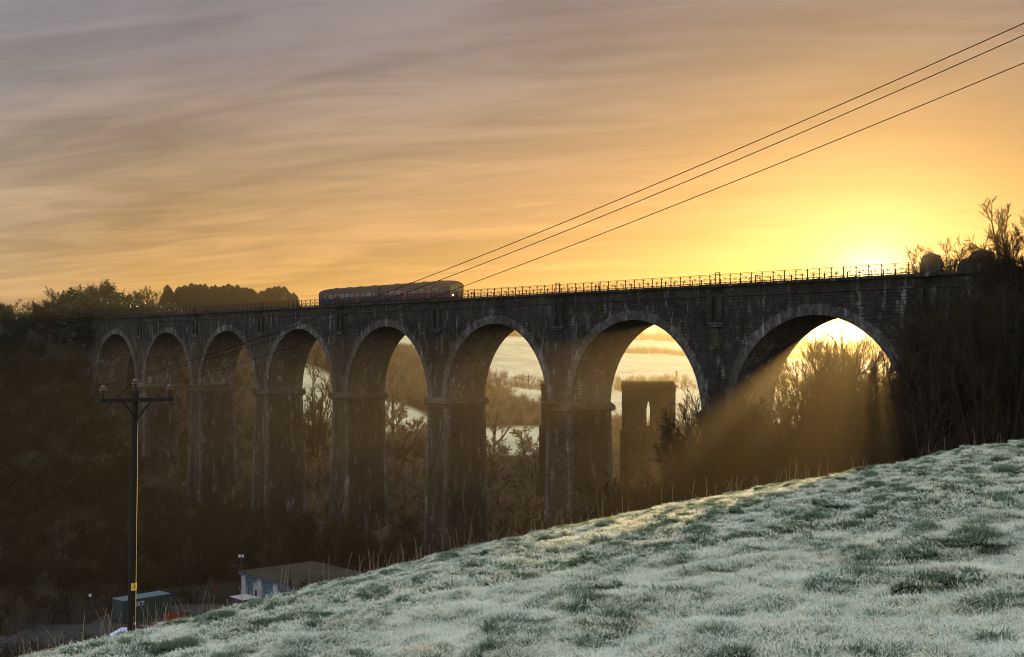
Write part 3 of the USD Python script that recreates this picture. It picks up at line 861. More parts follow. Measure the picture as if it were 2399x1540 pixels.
# ------------------------------------------------------------------ trees
def tubes(P, R, sides=3):
    """Many tapering tubes at once. P: n x k x 3, R: n x k."""
    n, k, _ = P.shape
    t = np.gradient(P, axis=1)
    t /= np.linalg.norm(t, axis=2, keepdims=True) + 1e-9
    ref = np.where(np.abs(t[..., 2:]) < 0.9, np.array([0, 0, 1.0]), np.array([1.0, 0, 0]))
    a = np.cross(t, ref)
    a /= np.linalg.norm(a, axis=2, keepdims=True) + 1e-9
    b = np.cross(t, a)
    ang = np.arange(sides) * 2 * np.pi / sides
    v = P[:, :, None] + R[:, :, None, None] * (np.cos(ang)[:, None] * a[:, :, None] + np.sin(ang)[:, None] * b[:, :, None])
    i, j = np.meshgrid(np.arange(k - 1), np.arange(sides), indexing='ij')
    q = np.stack([i * sides + j, i * sides + (j + 1) % sides, (i + 1) * sides + (j + 1) % sides, (i + 1) * sides + j], -1).reshape(-1, 4)
    q = (q[None] + (n and np.arange(n)[:, None, None]) * k * sides).reshape(-1, 4)
    return v.reshape(-1, 3), np.vstack([q[:, [0, 1, 2]], q[:, [0, 2, 3]]])


def unit(x):
    return x / (np.linalg.norm(x, axis=-1, keepdims=True) + 1e-9)


def grow(seed, stems, levels, wob=0.06, k=5):
    """stems: list of (base, direction, length, radius). levels: dicts(n, t0, ang, ratio, up, wob, rmin).
    Returns the branches of each level as (points n x k x 3, radii n x k)."""
    g = np.random.default_rng(seed)
    base = np.array([s[0] for s in stems], float)
    d0 = unit(np.array([s[1] for s in stems], float))
    ln = np.array([s[2] for s in stems], float)
    rad = np.array([s[3] for s in stems], float)
    out = []

    def lay(base, d, ln, r0, r1, wobble, up, k):
        n = len(base)
        P = np.zeros((n, k, 3))
        P[:, 0] = base
        d = d.copy()
        for i in range(1, k):
            d = unit(d + g.normal(0, wobble, (n, 3)) + np.array([0, 0, up]))
            P[:, i] = P[:, i - 1] + d * (ln / (k - 1))[:, None]
        t = np.linspace(0, 1, k)
        return P, r0[:, None] * (1 - t) + r1[:, None] * t

    P, R = lay(base, d0, ln, rad, rad * 0.35, wob, 0.02, k + 2)
    out.append((P, R))
    for lv in levels:
        n, kk = len(P), P.shape[1]
        m = lv['n']
        t = np.clip(lv['t0'] + (1 - lv['t0']) * ((np.arange(m) + g.random((n, m))) / m) ** lv.get('pow', 0.9), 0, 0.999)
        idx = t * (kk - 1)
        i0 = idx.astype(int)
        fr = (idx - i0)[..., None]
        rows = np.arange(n)[:, None]
        pos = P[rows, i0] * (1 - fr) + P[rows, i0 + 1] * fr
        dirp = unit(P[rows, i0 + 1] - P[rows, i0])
        rp = R[rows, i0] * (1 - fr[..., 0]) + R[rows, i0 + 1] * fr[..., 0]
        rnd = g.normal(0, 1, dirp.shape)
        perp = unit(rnd - (rnd * dirp).sum(-1, keepdims=True) * dirp)
        a = np.radians(lv['ang']) * g.uniform(0.6, 1.3, (n, m))[..., None]
        d = unit(np.cos(a) * dirp + np.sin(a) * perp + np.array([0, 0, lv.get('up0', 0.0)]))
        l = ln[:, None] * lv['ratio'] * g.uniform(0.6, 1.25, (n, m)) * (1 - lv.get('fall', 0.45) * (t - lv['t0']) / (1 - lv['t0']))
        r = np.maximum(np.minimum(rp * 0.72, l * lv.get('thick', 0.03)), lv['rmin'])
        base, d, ln, rad = pos.reshape(-1, 3), d.reshape(-1, 3), l.ravel(), r.ravel()
        P, R = lay(base, d, ln, rad, np.maximum(rad * 0.4, lv['rmin'] * 0.7), lv.get('wob', 0.12), lv.get('up', 0.05), lv.get('k', 4))
        out.append((P, R))
    return out


def leaves(centres, spread, size, n, seed, flat=0.6):
    """Clumps of small leaf-sized faces."""
    g = np.random.default_rng(seed)
    c = np.asarray(centres, float)[g.integers(0, len(centres), n)] + g.normal(0, 1, (n, 3)) * np.asarray(spread)
    a = unit(g.normal(0, 1, (n, 3)) * np.array([1, 1, flat]))
    b = unit(np.cross(a, g.normal(0, 1, (n, 3))))
    s = size * g.uniform(0.6, 1.4, (n, 1))
    v = np.stack([c - a * s, c + b * s * 0.6, c + a * s, c - b * s * 0.6], 1).reshape(-1, 3)
    q = np.arange(4 * n).reshape(-1, 4)
    return arr((v, q))


def tree_meshes(style, seed):
    """(height, trunk mesh, crown mesh, extra mesh or None)"""
    g = np.random.default_rng(seed)
    if style == 'slender':
        H = 15.0
        br = grow(seed, [((0, 0, 0), (g.normal(0, .05), g.normal(0, .05), 1), H * 0.93, 0.095)],
                  [dict(n=17, t0=0.22, ang=30, ratio=0.30, up=0.10, rmin=0.020, fall=0.6), dict(n=8, t0=0.2, ang=34, ratio=0.44, up=0.07, rmin=0.014), dict(n=7, t0=0.2, ang=36, ratio=0.48, up=0.04, rmin=0.011, k=3)], 0.05)
    elif style == 'pole':                     # tall, straggling coppice stems
        H = 15.0
        st = [((g.normal(0, .25), g.normal(0, .25), 0), (g.normal(0, .16), g.normal(0, .16), 1), H * g.uniform(0.7, 0.97), g.uniform(0.05, 0.085)) for _ in range(4)]
        br = grow(seed, st, [dict(n=9, t0=0.3, ang=27, ratio=0.26, up=0.12, rmin=0.024), dict(n=6, t0=0.2, ang=32, ratio=0.42, up=0.08, rmin=0.016), dict(n=5, t0=0.2, ang=36, ratio=0.45, up=0.04, rmin=0.011, k=3)], 0.05)
    elif style == 'round':
        H = 10.0
        br = grow(seed, [((0, 0, 0), (g.normal(0, .05), g.normal(0, .05), 1), H * 0.62, 0.22)],
                  [dict(n=11, t0=0.25, ang=48, ratio=0.62, up=0.10, rmin=0.05, fall=0.25), dict(n=7, t0=0.25, ang=42, ratio=0.46, up=0.07, rmin=0.03), dict(n=7, t0=0.2, ang=42, ratio=0.48, up=0.05, rmin=0.022), dict(n=8, t0=0.1, ang=42, ratio=0.55, up=0.03, rmin=0.016, k=3)], 0.06)
    elif style == 'vase':                     # a short bole breaking at once into many rising limbs, very finely twigged
        H = 10.0
        st = []
        for i in range(7):
            a = i * 0.9 + g.normal(0, .2)
            o = g.uniform(0.18, 0.62)
            st.append(((0.12 * math.cos(a), 0.12 * math.sin(a), 0.0), (o * math.cos(a), o * math.sin(a), 1), H * g.uniform(0.66, 0.84), g.uniform(0.09, 0.13)))
        br = grow(seed, st, [dict(n=10, t0=0.22, ang=40, ratio=0.36, up=0.08, rmin=0.03, fall=0.35), dict(n=8, t0=0.15, ang=40, ratio=0.50, up=0.06, rmin=0.02), dict(n=9, t0=0.1, ang=42, ratio=0.55, up=0.03, rmin=0.015, k=3)], 0.07)
    elif style == 'bushy':                    # far-off crowns: the fine twigs drawn together into thicker sprays
        H = 10.0
        br = grow(seed, [((0, 0, 0), (g.normal(0, .05), g.normal(0, .05), 1), H * 0.6, 0.22)],
                  [dict(n=13, t0=0.12, ang=52, ratio=0.60, up=0.10, rmin=0.06, fall=0.3), dict(n=8, t0=0.2, ang=44, ratio=0.46, up=0.07, rmin=0.035), dict(n=8, t0=0.15, ang=44, ratio=0.48, up=0.05, rmin=0.026), dict(n=7, t0=0.1, ang=44, ratio=0.55, up=0.03, rmin=0.024, k=3)], 0.06)
    elif style == 'oak':
        H = 10.0
        br = grow(seed, [((0, 0, 0), (0.05, 0, 1), H * 0.5, 0.42)],
                  [dict(n=11, t0=0.28, ang=66, ratio=1.15, up=0.06, wob=0.22, rmin=0.09, fall=0.25, thick=0.035, k=7), dict(n=8, t0=0.2, ang=48, ratio=0.42, up=0.05, wob=0.2, rmin=0.04), dict(n=6, t0=0.15, ang=46, ratio=0.48, up=0.05, wob=0.16, rmin=0.022), dict(n=5, t0=0.1, ang=44, ratio=0.5, up=0.03, rmin=0.014, k=3)], 0.08)
    elif style == 'shrub':
        H = 4.0
        st = [((g.normal(0, .35), g.normal(0, .35), 0), (g.normal(0, .42), g.normal(0, .42), 1), H * g.uniform(0.55, 0.95), g.uniform(0.03, 0.05)) for _ in range(11)]
        br = grow(seed, st, [dict(n=7, t0=0.15, ang=36, ratio=0.42, up=0.08, rmin=0.016), dict(n=6, t0=0.15, ang=38, ratio=0.48, up=0.05, rmin=0.012), dict(n=3, t0=0.1, ang=40, ratio=0.5, up=0.03, rmin=0.009, k=3)], 0.08, 4)
    top = max(p[0][..., 2].max() for p in br)
    n0 = 1 if style in ('shrub', 'pole', 'vase') else 2
    trunk = join([tubes(*b, 6 if i == 0 else 4) for i, b in enumerate(br[:n0])])
    crown = join([tubes(*b, 3) for b in br[n0:]])
    return top, trunk, crown, br


PROTO, HEIGHT = {}, {}
UsdGeom.Scope.Define(stage, '/World/tree_kinds')
stage.GetPrimAtPath('/World/tree_kinds').SetSpecifier(Sdf.SpecifierClass)


def proto(key, style, seed, twig='twig', extra=None):
    path = '/World/tree_kinds/' + key
    x = UsdGeom.Xform.Define(stage, path).GetPrim()
    top, trunk, crown, br = tree_meshes(style, seed)
    obj('trunk', trunk, M['bark'], x)
    obj('crown', crown, M[twig], x)
    if extra:
        extra(x, br, seed)
    PROTO[key], HEIGHT[key] = x, top


def ivy_on(n, size, levels, spread):
    def fn(x, br, seed):
        pts = np.concatenate([b[0][:, :-1].reshape(-1, 3) for b in br[:levels]])
        obj('ivy', leaves(pts, spread, size, n, seed + 1), M['ivy'], x)
    return fn


for i in range(3):
    proto(f'slender_{"abc"[i]}', 'slender', 11 + i, ['twig', 'twig', 'twig_green'][i])
    proto(f'coppice_{"abc"[i]}', 'pole', 21 + i, ['twig', 'twig_dark', 'twig_green'][i])
    proto(f'round_{"abc"[i]}', 'round', 31 + i, ['twig', 'twig_dark', 'twig_green'][i])
for i in range(3):
    proto(f'bushy_{"abc"[i]}', 'bushy', 81 + i, ['twig', 'twig_green', 'twig_dark'][i])
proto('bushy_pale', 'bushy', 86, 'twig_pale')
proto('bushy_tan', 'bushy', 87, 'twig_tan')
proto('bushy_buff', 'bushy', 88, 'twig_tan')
proto('vase_a', 'vase', 91, 'twig')
proto('vase_b', 'vase', 92, 'twig_dark')
proto('oak_a', 'oak', 41, 'twig_green')
proto('ivied_a', 'round', 51, 'twig_dark', ivy_on(9000, 0.15, 3, 0.42))
proto('ivied_b', 'round', 52, 'twig_dark', ivy_on(6000, 0.15, 3, 0.36))
proto('ivied_slender', 'slender', 53, 'twig_dark', ivy_on(2600, 0.13, 1, 0.22))


def conifer(key, seed):
    """A dense upright evergreen: tier on tier of drooping sprays round a pole, a ragged pointed top."""
    g = np.random.default_rng(seed)
    H, n = 10.0, 3400
    x = UsdGeom.Xform.Define(stage, '/World/tree_kinds/' + key).GetPrim()
    obj('trunk', tube([(0, 0, 0), (0.05, 0, 5), (0, 0.03, 9.6)], [0.2, 0.12, 0.02], 6), M['bark'], x)
    t = g.random(n) ** 0.8
    lump = 0.75 + 0.5 * meshkit.noise(np.stack([t * 14, g.random(n) * 0 + 1, t * 0], -1), seed)
    rmax = (2.6 * (1 - t) ** 0.55 + 0.05) * lump
    a = g.uniform(0, 2 * np.pi, n)
    rr = rmax * (0.35 + 0.65 * g.random(n) ** 0.5)
    c = np.stack([rr * np.cos(a), rr * np.sin(a), 0.3 + t * 9.6 + g.normal(0, .1, n)], 1)
    out = unit(np.stack([np.cos(a), np.sin(a), g.uniform(0.2, 1.3, n)], 1))
    sd = unit(np.cross(out, g.normal(0, 1, (n, 3))))
    s = g.uniform(0.22, 0.5, (n, 1)) * (0.6 + 0.4 * (1 - t[:, None]))
    v = np.stack([c - out * s * 0.5 - sd * s * 0.3, c - out * s * 0.5 + sd * s * 0.3, c + out * s], 1).reshape(-1, 3)
    obj('crown', (v, np.arange(3 * n).reshape(-1, 3)), M['needles'], x)
    PROTO[key], HEIGHT[key] = x, 10.3


conifer('conifer_a', 61)
conifer('conifer_b', 62)

prng = np.random.default_rng(99)


ORD = ['first', 'second', 'third', 'fourth', 'fifth', 'sixth', 'seventh', 'eighth']
PPX = [217, 328, 458, 611, 800, 1025, 1310, 1679, 2175]


def where(px, prep):
    i = int(np.searchsorted(PPX, px))
    if i == 0:
        return 'left of the viaduct\'s left end'
    if i == 9:
        return 'right of the nearest arch'
    a, b = PPX[i - 1], PPX[i]
    if i > 1 and px - a < 0.22 * (b - a):
        return f'{prep} the {ORD[i - 2]} pier from the left'
    return f'{prep} the {ORD[i - 1]} arch from the left'


def plant(name, keys, px, top, depth, label, cat='tree', group=None, lean=None, sx=None, zfoot=None):
    """A tree on the ground at DEPTH whose tip shows at (px, top)."""
    key = keys[prng.integers(len(keys))] if isinstance(keys, (list, tuple)) else keys
    X, Y, zt = at(px, top, depth)
    zb = float(land(X, Y)) - 0.15 if zfoot is None else zfoot
    s = (zt - zb) / HEIGHT[key]
    sxy = s if sx is None else s * sx
    return copy_of(PROTO[key], name, (X, Y, zb), prng.uniform(0, 360), (sxy, sxy, s), label, group, cat)


# --- trees that can be told apart
plant('bare_tree', 'vase_a', 2222, 552, 141, 'small bare tree between the two stone pillars at the right end of the railing', sx=0.95, zfoot=5.0)
plant('bare_tree', 'vase_b', 2162, 583, 150, 'low bushy bare tree just left of the left stone pillar', sx=0.9, zfoot=5.5)
plant('bare_tree', 'vase_b', 2396, 448, 118, 'tall bare tree at the right picture edge beyond the pillars', sx=0.9, zfoot=1.0)
plant('bare_tree', 'vase_a', 2358, 520, 121, 'lower bare tree beside the tall one, behind the right stone pillar', sx=0.9, zfoot=1.0)
plant('oak_tree', 'oak_a', 948, 978, 288, 'spreading bare oak in the valley seen through the arch under the train', sx=0.8)
plant('bare_tree', 'vase_a', 737, 828, 305, 'tall round-crowned bare tree framed by the narrow arch below the rear of the train', sx=0.75)
plant('bare_tree', 'bushy_tan', 1158, 880, 330, 'hazy bare tree left in the arch with the field pole, taller than its hedge', sx=0.7)
plant('bare_tree', 'bushy_buff', 918, 862, 345, 'hazy bare tree on the hedge bank in the arch under the train cab', sx=0.8)
plant('bare_tree', 'ivied_b', 1585, 868, 470, 'lone pale tree standing on the frosted slope above the ruined pier', sx=0.8)
HEDGE = [(712, 858), (756, 872), (776, 888), (903, 878), (926, 885), (945, 876), (962, 889), (978, 893), (996, 902), (1012, 900), (1132, 905), (1150, 912), (1176, 908), (1194, 925), (1212, 932), (1230, 927), (1250, 936), (1268, 930), (1284, 938), (1436, 955), (1448, 962), (1600, 935), (1640, 945)]
for px, tp in HEDGE:
    plant('hedge_tree', ['bushy_pale', 'bushy_tan', 'bushy_buff'], px + prng.normal(0, 3), tp + prng.normal(0, 5), prng.uniform(385, 425), 'bushy bare tree in the misty hedge bank behind the arches', group='trees of the misty hedge bank', sx=prng.uniform(0.7, 1.0))
for px, dep in [(p_, d_) for p_ in (905, 922, 941, 958, 975, 993, 1010, 1140, 1160, 1182, 1204, 1226, 1247, 1268, 1285, 712, 740, 768) for d_ in (372, 398)]:
    X_, Y_ = at(px + prng.normal(0, 5), 900, dep + prng.normal(0, 8))[:2]
    if float(field_cover(X_, Y_)) < 0.4:
        tp_ = 823 - (float(land(X_, Y_)) + prng.uniform(3.5, 7.5)) * F / Y_
        plant('slope_tree', ['bushy_pale', 'bushy_tan', 'bushy_buff'], 1199.5 + F * X_ / Y_, tp_, Y_, 'small misty tree on the brown slope ' + where(px, 'behind'), group='slope trees ' + where(px, 'behind'), sx=prng.uniform(0.9, 1.3))
# skyline on the left bank
SKY = [(12, 705, 'vase_b', 340), (45, 700, 'round_a', 345), (78, 703, 'vase_a', 352), (108, 720, 'round_b', 338), (138, 672, 'vase_b', 350), (178, 664, 'vase_a', 352), (205, 690, 'ivied_b', 345), (232, 656, 'ivied_a', 356),
       (258, 672, 'ivied_a', 365), (285, 690, 'round_b', 372), (305, 676, 'vase_b', 378), (328, 682, 'vase_b', 385), (352, 668, 'vase_a', 400), (372, 700, 'round_b', 395), (-25, 700, 'round_a', 345), (60, 735, 'ivied_b', 335), (160, 720, 'ivied_b', 340)]
for i, (px, tp, key, dep) in enumerate(SKY):
    iv = key.startswith('ivied')
    plant('ivied_tree' if iv else 'bare_tree', key, px, tp, dep, 'dark ivy-clad tree on the skyline above the left end of the viaduct' if iv else 'bare rounded tree on the skyline above the left end of the viaduct',
          group='ivy-clad trees on the left skyline' if iv else 'bare trees on the left skyline', sx=0.75 + 0.25 * prng.random())
for i, px in enumerate(np.linspace(386, 590, 34)):
    plant('conifer', ['conifer_a', 'conifer_b'], px + prng.normal(0, 3), 667 + 0.0009 * (px - 490) ** 2 + prng.normal(0, 3.0), 425 + prng.normal(0, 4), 'dark evergreen in the long row on the hill above the railing', group='evergreens of the long row', sx=0.9 + 0.3 * prng.random())
for i, px in enumerate(np.linspace(606, 692, 16)):
    plant('conifer', ['conifer_a', 'conifer_b'], px + prng.normal(0, 2), 670 + 0.011 * (px - 646) ** 2 + prng.normal(0, 2.5), 430 + prng.normal(0, 4), 'dark evergreen in the rounded clump just left of the train', group='evergreens of the rounded clump', sx=1.0)
for px, tp in ((716, 715), (728, 720), (738, 724)):
    plant('bare_tree', 'round_c', px, tp, 440, 'low bare bush on the skyline between the railing and the left end of the train', group='bushes left of the train', sx=0.9)

for i, px in enumerate(np.linspace(-60, 400, 60)):
    plant('bushy_tree', ['ivied_b', 'bushy_b', 'bushy_c', 'ivied_a'], px + prng.normal(0, 6), np.interp(px, [-60, 60, 130, 180, 250, 330, 400], [706, 712, 690, 678, 672, 690, 712]) + abs(prng.normal(0, 22)), prng.uniform(318, 372), 'low dark tree filling the gaps under the left skyline trees', group='lower trees under the left skyline', sx=prng.uniform(1.0, 1.4))

# --- woods: each tree its own, tops kept under the lines that the picture shows
FRONT = np.array([(-200, 860), (0, 775), (120, 770), (190, 800), (240, 960), (300, 1060), (330, 1110), (450, 1125), (520, 1110), (600, 1085), (700, 1092), (760, 1170), (850, 1215), (1000, 1240), (1140, 1245), (1300, 1205), (1400, 1150), (1440, 1075), (1520, 1045), (1580, 985), (1620, 905), (1680, 880), (1760, 900), (1820, 975), (1900, 990), (2000, 980), (2080, 930), (2110, 780), (2150, 730), (2200, 690), (2300, 655), (2600, 640)], float)
BACK = np.array([(-200, 760), (330, 800), (400, 860), (480, 830), (570, 800), (650, 850), (705, 900), (785, 895), (905, 872), (1005, 905), (1140, 895), (1200, 935), (1290, 935), (1430, 1000), (1460, 1040), (1590, 1000), (1640, 930), (1700, 930), (1800, 975), (2050, 975), (2100, 900), (2500, 760)], float)


def to_px(X, Y):
    return 1199.5 + F * X / Y


def scatter(count, s_rng, w_rng, line, keys, hr, name, label, group, jitter=60, minh=3.0, sxr=(0.8, 1.15), cat='tree', prep='before'):
    made = tries = 0
    while made < count and tries < count * 25:
        tries += 1
        X, Y = from_sw(prng.uniform(*s_rng), prng.uniform(*w_rng))
        if Y < 60 or abs(X / Y) > 0.47:
            continue
        if YARD['x0'] - 1 < X < YARD['x1'] + 1 and YARD['y0'] - 1 < Y < YARD['y1'] + 1 and not past_fence(X, Y - 1.5):
            continue
        s_, w_ = sw(X, Y)
        if -1.6 < w_ < DEPTH + 1.6 and min(abs(s_ - SPAN * k) for k in range(NARCH + 1)) < 3.6:
            continue
        if float(field_cover(X, Y)) > 0.5:
            continue
        zb = float(land(X, Y)) - 0.15
        lim = (823 - (np.interp(to_px(X, Y), line[:, 0], line[:, 1]) + abs(prng.normal(0, jitter)))) * Y / F
        h = min(prng.uniform(*hr), lim - zb)
        if h < minh:
            continue
        key = keys[prng.integers(len(keys))]
        s = h / HEIGHT[key]
        xy = s * prng.uniform(*sxr)
        wh = where(to_px(X, Y), prep)
        copy_of(PROTO[key], name, (X, Y, zb), prng.uniform(0, 360), (xy, xy, s), f'{label} {wh}', f'{group} {wh}', cat)
        made += 1
    return made


SL = ['slender_a', 'slender_b', 'slender_c', 'coppice_a', 'coppice_b', 'coppice_c']
RD = ['round_a', 'bushy_b', 'bushy_c']
scatter(58, (-4, 44), (-34, -3), FRONT, SL, (8, 19), 'thicket_tree', 'tall thin bare thicket tree', 'thicket trees', 45)
scatter(40, (0, 34), (9.5, 36), BACK, SL, (4, 12), 'thicket_tree', 'thin bare misty thicket tree', 'far thicket trees', 25, prep='behind')
ARCH9 = [(1842, 905), (1868, 868), (1893, 822), (1912, 850), (1930, 790), (1946, 770), (1958, 800), (1972, 762), (1986, 772), (1996, 815), (2010, 778), (2026, 800), (2040, 850), (2056, 838), (2072, 870), (2086, 905), (1880, 900), (2020, 860)]
for i, (px, tp) in enumerate(ARCH9):
    LEFT_RANK = sorted(p[0] for p in ARCH9).index(px) + 1
    plant('arch_tree', SL, px, tp, prng.uniform(150, 172) if i % 3 else prng.uniform(118, 130), f'slender bare tree dark in the brightly lit nearest arch, number {LEFT_RANK} from the left there', group='slender trees in the bright arch', sx=prng.uniform(0.85, 1.05))
for i, (px, tp) in enumerate([(1852, 880), (1874, 850), (1886, 842), (1902, 815), (1920, 800), (1938, 792), (1951, 778), (1965, 770), (1979, 785), (1991, 776), (2004, 800), (2018, 815), (2034, 830), (2048, 826), (2064, 858), (2078, 885)]):
    plant('misty_arch_tree', ['coppice_a', 'coppice_b', 'coppice_c', 'vase_a'], px + prng.normal(0, 3), tp + prng.normal(0, 8), prng.uniform(158, 178), f'fine-twigged tree standing behind the nearest arch, number {i + 1} from the left there', group='fine trees behind the bright arch', sx=prng.uniform(0.7, 0.95))
plant('arch_tree', 'ivied_slender', 2062, 800, 124, 'ivy-covered slender trunk at the right side of the brightly lit nearest arch', sx=0.8)
scatter(150, (-62, -3), (-45, -1), FRONT, SL + ['ivied_slender', 'vase_b'], (7, 17), 'bank_tree', 'dark bare tree on the steep bank', 'trees on the steep bank', 30, sxr=(0.9, 1.3))
scatter(34, (34, 62), (-30, -3), FRONT, SL + RD, (4, 12), 'valley_tree', 'low bare tree among the scrub', 'scrub trees', 40)
scatter(60, (60, 190), (-48, -4), FRONT, RD + SL, (4, 11), 'valley_tree', 'dark bare tree on the shaded valley floor', 'valley floor trees', 60)
scatter(80, (170, 300), (-70, -2), FRONT, RD + ['ivied_b', 'coppice_c'], (6, 13), 'hillside_tree', 'dark tree on the shaded wooded hillside', 'hillside trees', 40, sxr=(1.0, 1.4))
scatter(150, (40, 235), (11, 250), BACK, ['bushy_pale', 'bushy_tan', 'bushy_buff'], (5, 12), 'misty_tree', 'misty brown bushy tree in the valley', 'misty valley trees', 40, prep='behind')
# the near slope just behind the brow of the field
def scatter_slope(count):
    made = 0
    while made < count:
        t = prng.uniform(0.02, 0.5)
        Y = prng.uniform(58, 100)
        X = t * Y
        zb = float(land(X, Y)) - 0.2
        px = to_px(X, Y)
        ln = max(np.interp(px, FRONT[:, 0], FRONT[:, 1]) + 40, np.interp(px, [1500, 1560, 1800, 1880], [0, 1030, 1000, 0]))
        lim = (823 - (ln + abs(prng.normal(0, 60)))) * Y / F
        h = min(prng.uniform(4, 12), lim - zb)
        if h < 2.5:
            continue
        key = SL[prng.integers(len(SL))]
        s = h / HEIGHT[key]
        copy_of(PROTO[key], 'thicket_tree', (X, Y, zb), prng.uniform(0, 360), (s * 1.1, s * 1.1, s), 'slim bare tree close behind the field brow, ' + where(px, 'before'), 'trees behind the field brow ' + where(px, 'before'), 'tree')
        made += 1


scatter_slope(40)

# --- scrub that nobody could count
def instancer(name, protos, pos, yaw, scale, **kw):
    pi = UsdGeom.PointInstancer.Define(stage, f'/World/{name}')
    targets = []
    sc = UsdGeom.Scope.Define(stage, f'/World/{name}/kinds')
    for i, (m, mt) in enumerate(protos):
        usdkit.mesh(stage, f'/World/{name}/kinds/kind_{"abcdefghij"[i]}', m, mt)
        targets.append(Sdf.Path(f'/World/{name}/kinds/kind_{"abcdefghij"[i]}'))
    pi.CreatePrototypesRel().SetTargets(targets)
    n = len(pos)
    pi.CreateProtoIndicesAttr(Vt.IntArray.FromNumpy(prng.integers(0, len(protos), n).astype(np.int32)))
    pi.CreatePositionsAttr(Vt.Vec3fArray.FromNumpy(np.asarray(pos, np.float32)))
    h = np.asarray(yaw) / 2
    q = np.zeros((n, 4), np.float32)
    q[:, 0], q[:, 3] = np.cos(h), np.sin(h)
    pi.CreateOrientationsAttr(Vt.QuathArray([Gf.Quath(float(a), Gf.Vec3h(0, 0, float(b))) for a, _, _, b in q]))
    pi.CreateScalesAttr(Vt.Vec3fArray.FromNumpy(np.asarray(scale, np.float32)))
    return tag(pi.GetPrim(), **kw)


shrubs = []
for i, mt in enumerate(('twig', 'twig_pale', 'twig_green', 'twig_dark', 'twig_tan', 'twig_tan')):
    top, tk, cr, _ = tree_meshes('shrub', 71 + i)
    vv, ff = join([tk, cr])
    shrubs.append(((vv / top, ff), M[mt]))


def scrub_points(n, yr, tr, line, hr, jitter, keep=lambda X, Y: np.ones(len(X), bool)):
    Y = np.sqrt(prng.uniform(yr[0] ** 2, yr[1] ** 2, n))
    X = Y * prng.uniform(*tr, n)
    Z = land(X, Y)
    s_, w_ = sw(X, Y)
    lim = (823 - (np.interp(to_px(X, Y), line[:, 0], line[:, 1]) + np.abs(prng.normal(0, jitter, n)))) * Y / F
    h = np.minimum(prng.uniform(*hr, n), lim - Z)
    pier = (w_ > -1.2) & (w_ < DEPTH + 1.2) & (np.min([np.abs(s_ - SPAN * k) for k in range(NARCH + 1)], 0) < 3.2)
    yard = (X > YARD['x0']) & (X < YARD['x1']) & (Y > YARD['y0'] - 2) & (Y < YARD['y1'] + 1) & ~past_fence(X, Y - 1)
    ok = (h > 0.8) & ~pier & ~yard & (field_cover(X, Y) < 0.4) & keep(X, Y)
    return X[ok], Y[ok], Z[ok] - 0.1, h[ok]


pts = [scrub_points(3600, (66, 330), (-0.46, 0.46), FRONT, (1.8, 5.0), 40, lambda X, Y: sw(X, Y)[1] < 2),
       scrub_points(4200, (140, 430), (-0.46, 0.46), BACK, (1.5, 4.5), 45, lambda X, Y: sw(X, Y)[1] > 2)]
far_line = BACK.copy()
far_line[:, 1] -= 200
pts.append(scrub_points(3400, (325, 478), (-0.3, 0.2), far_line, (1.5, 5.5), 1))
dark_shrubs = [shrubs[0], shrubs[2], shrubs[3]]  # valley shade put into the front scrub by dark twigs alone
for nm, sh, sel, lab in (('scrub', dark_shrubs, pts[:1], 'dark leafless scrub covering the shaded valley floor before the viaduct'), ('misty_scrub', [shrubs[0], shrubs[1], shrubs[4], shrubs[5]], pts[1:], 'brown leafless scrub covering the misty slopes behind the viaduct')):
    X, Y, Z, h = (np.concatenate(a) for a in zip(*sel))
    instancer(nm, sh, np.stack([X, Y, Z], 1), prng.uniform(0, 6.28, len(X)), np.stack([h * prng.uniform(.8, 1.3, len(h))] * 2 + [h], 1), kind='stuff', label=lab, cat='scrub')
# far woods and hedges on the slope beyond
hx, hy = [], []
for (x0, y0), (x1, y1), n in (((-140, 428), (150, 450), 620), ((-140, 440), (150, 462), 420), ((20, 560), (230, 600), 900)):
    t = prng.random(n)
    hx += list(x0 + (x1 - x0) * t + prng.normal(0, 1.4, n))
    hy += list(y0 + (y1 - y0) * t + prng.normal(0, 1.4, n))
n = 1500
t = prng.uniform(-0.3, 0.42, n)
yy = 690 + 160 * t + prng.normal(0, 11, n)
hx, hy = np.concatenate([hx, t * yy]), np.concatenate([hy, yy])
hz_ = land(hx, hy)
hh = np.where(np.arange(len(hx)) < len(hx) - n, prng.uniform(1.5, 4, len(hx)), prng.uniform(3, 7.5, len(hx)))
instancer('hedgerow', [shrubs[1], shrubs[4], shrubs[5]], np.stack([hx, hy, hz_ - 0.1], 1), prng.uniform(0, 6.28, len(hx)), np.stack([hh * 0.9, hh * 0.9, hh], 1), kind='stuff',
          label='hedges and woodland fading into the mist on the slope beyond the valley', cat='hedge')

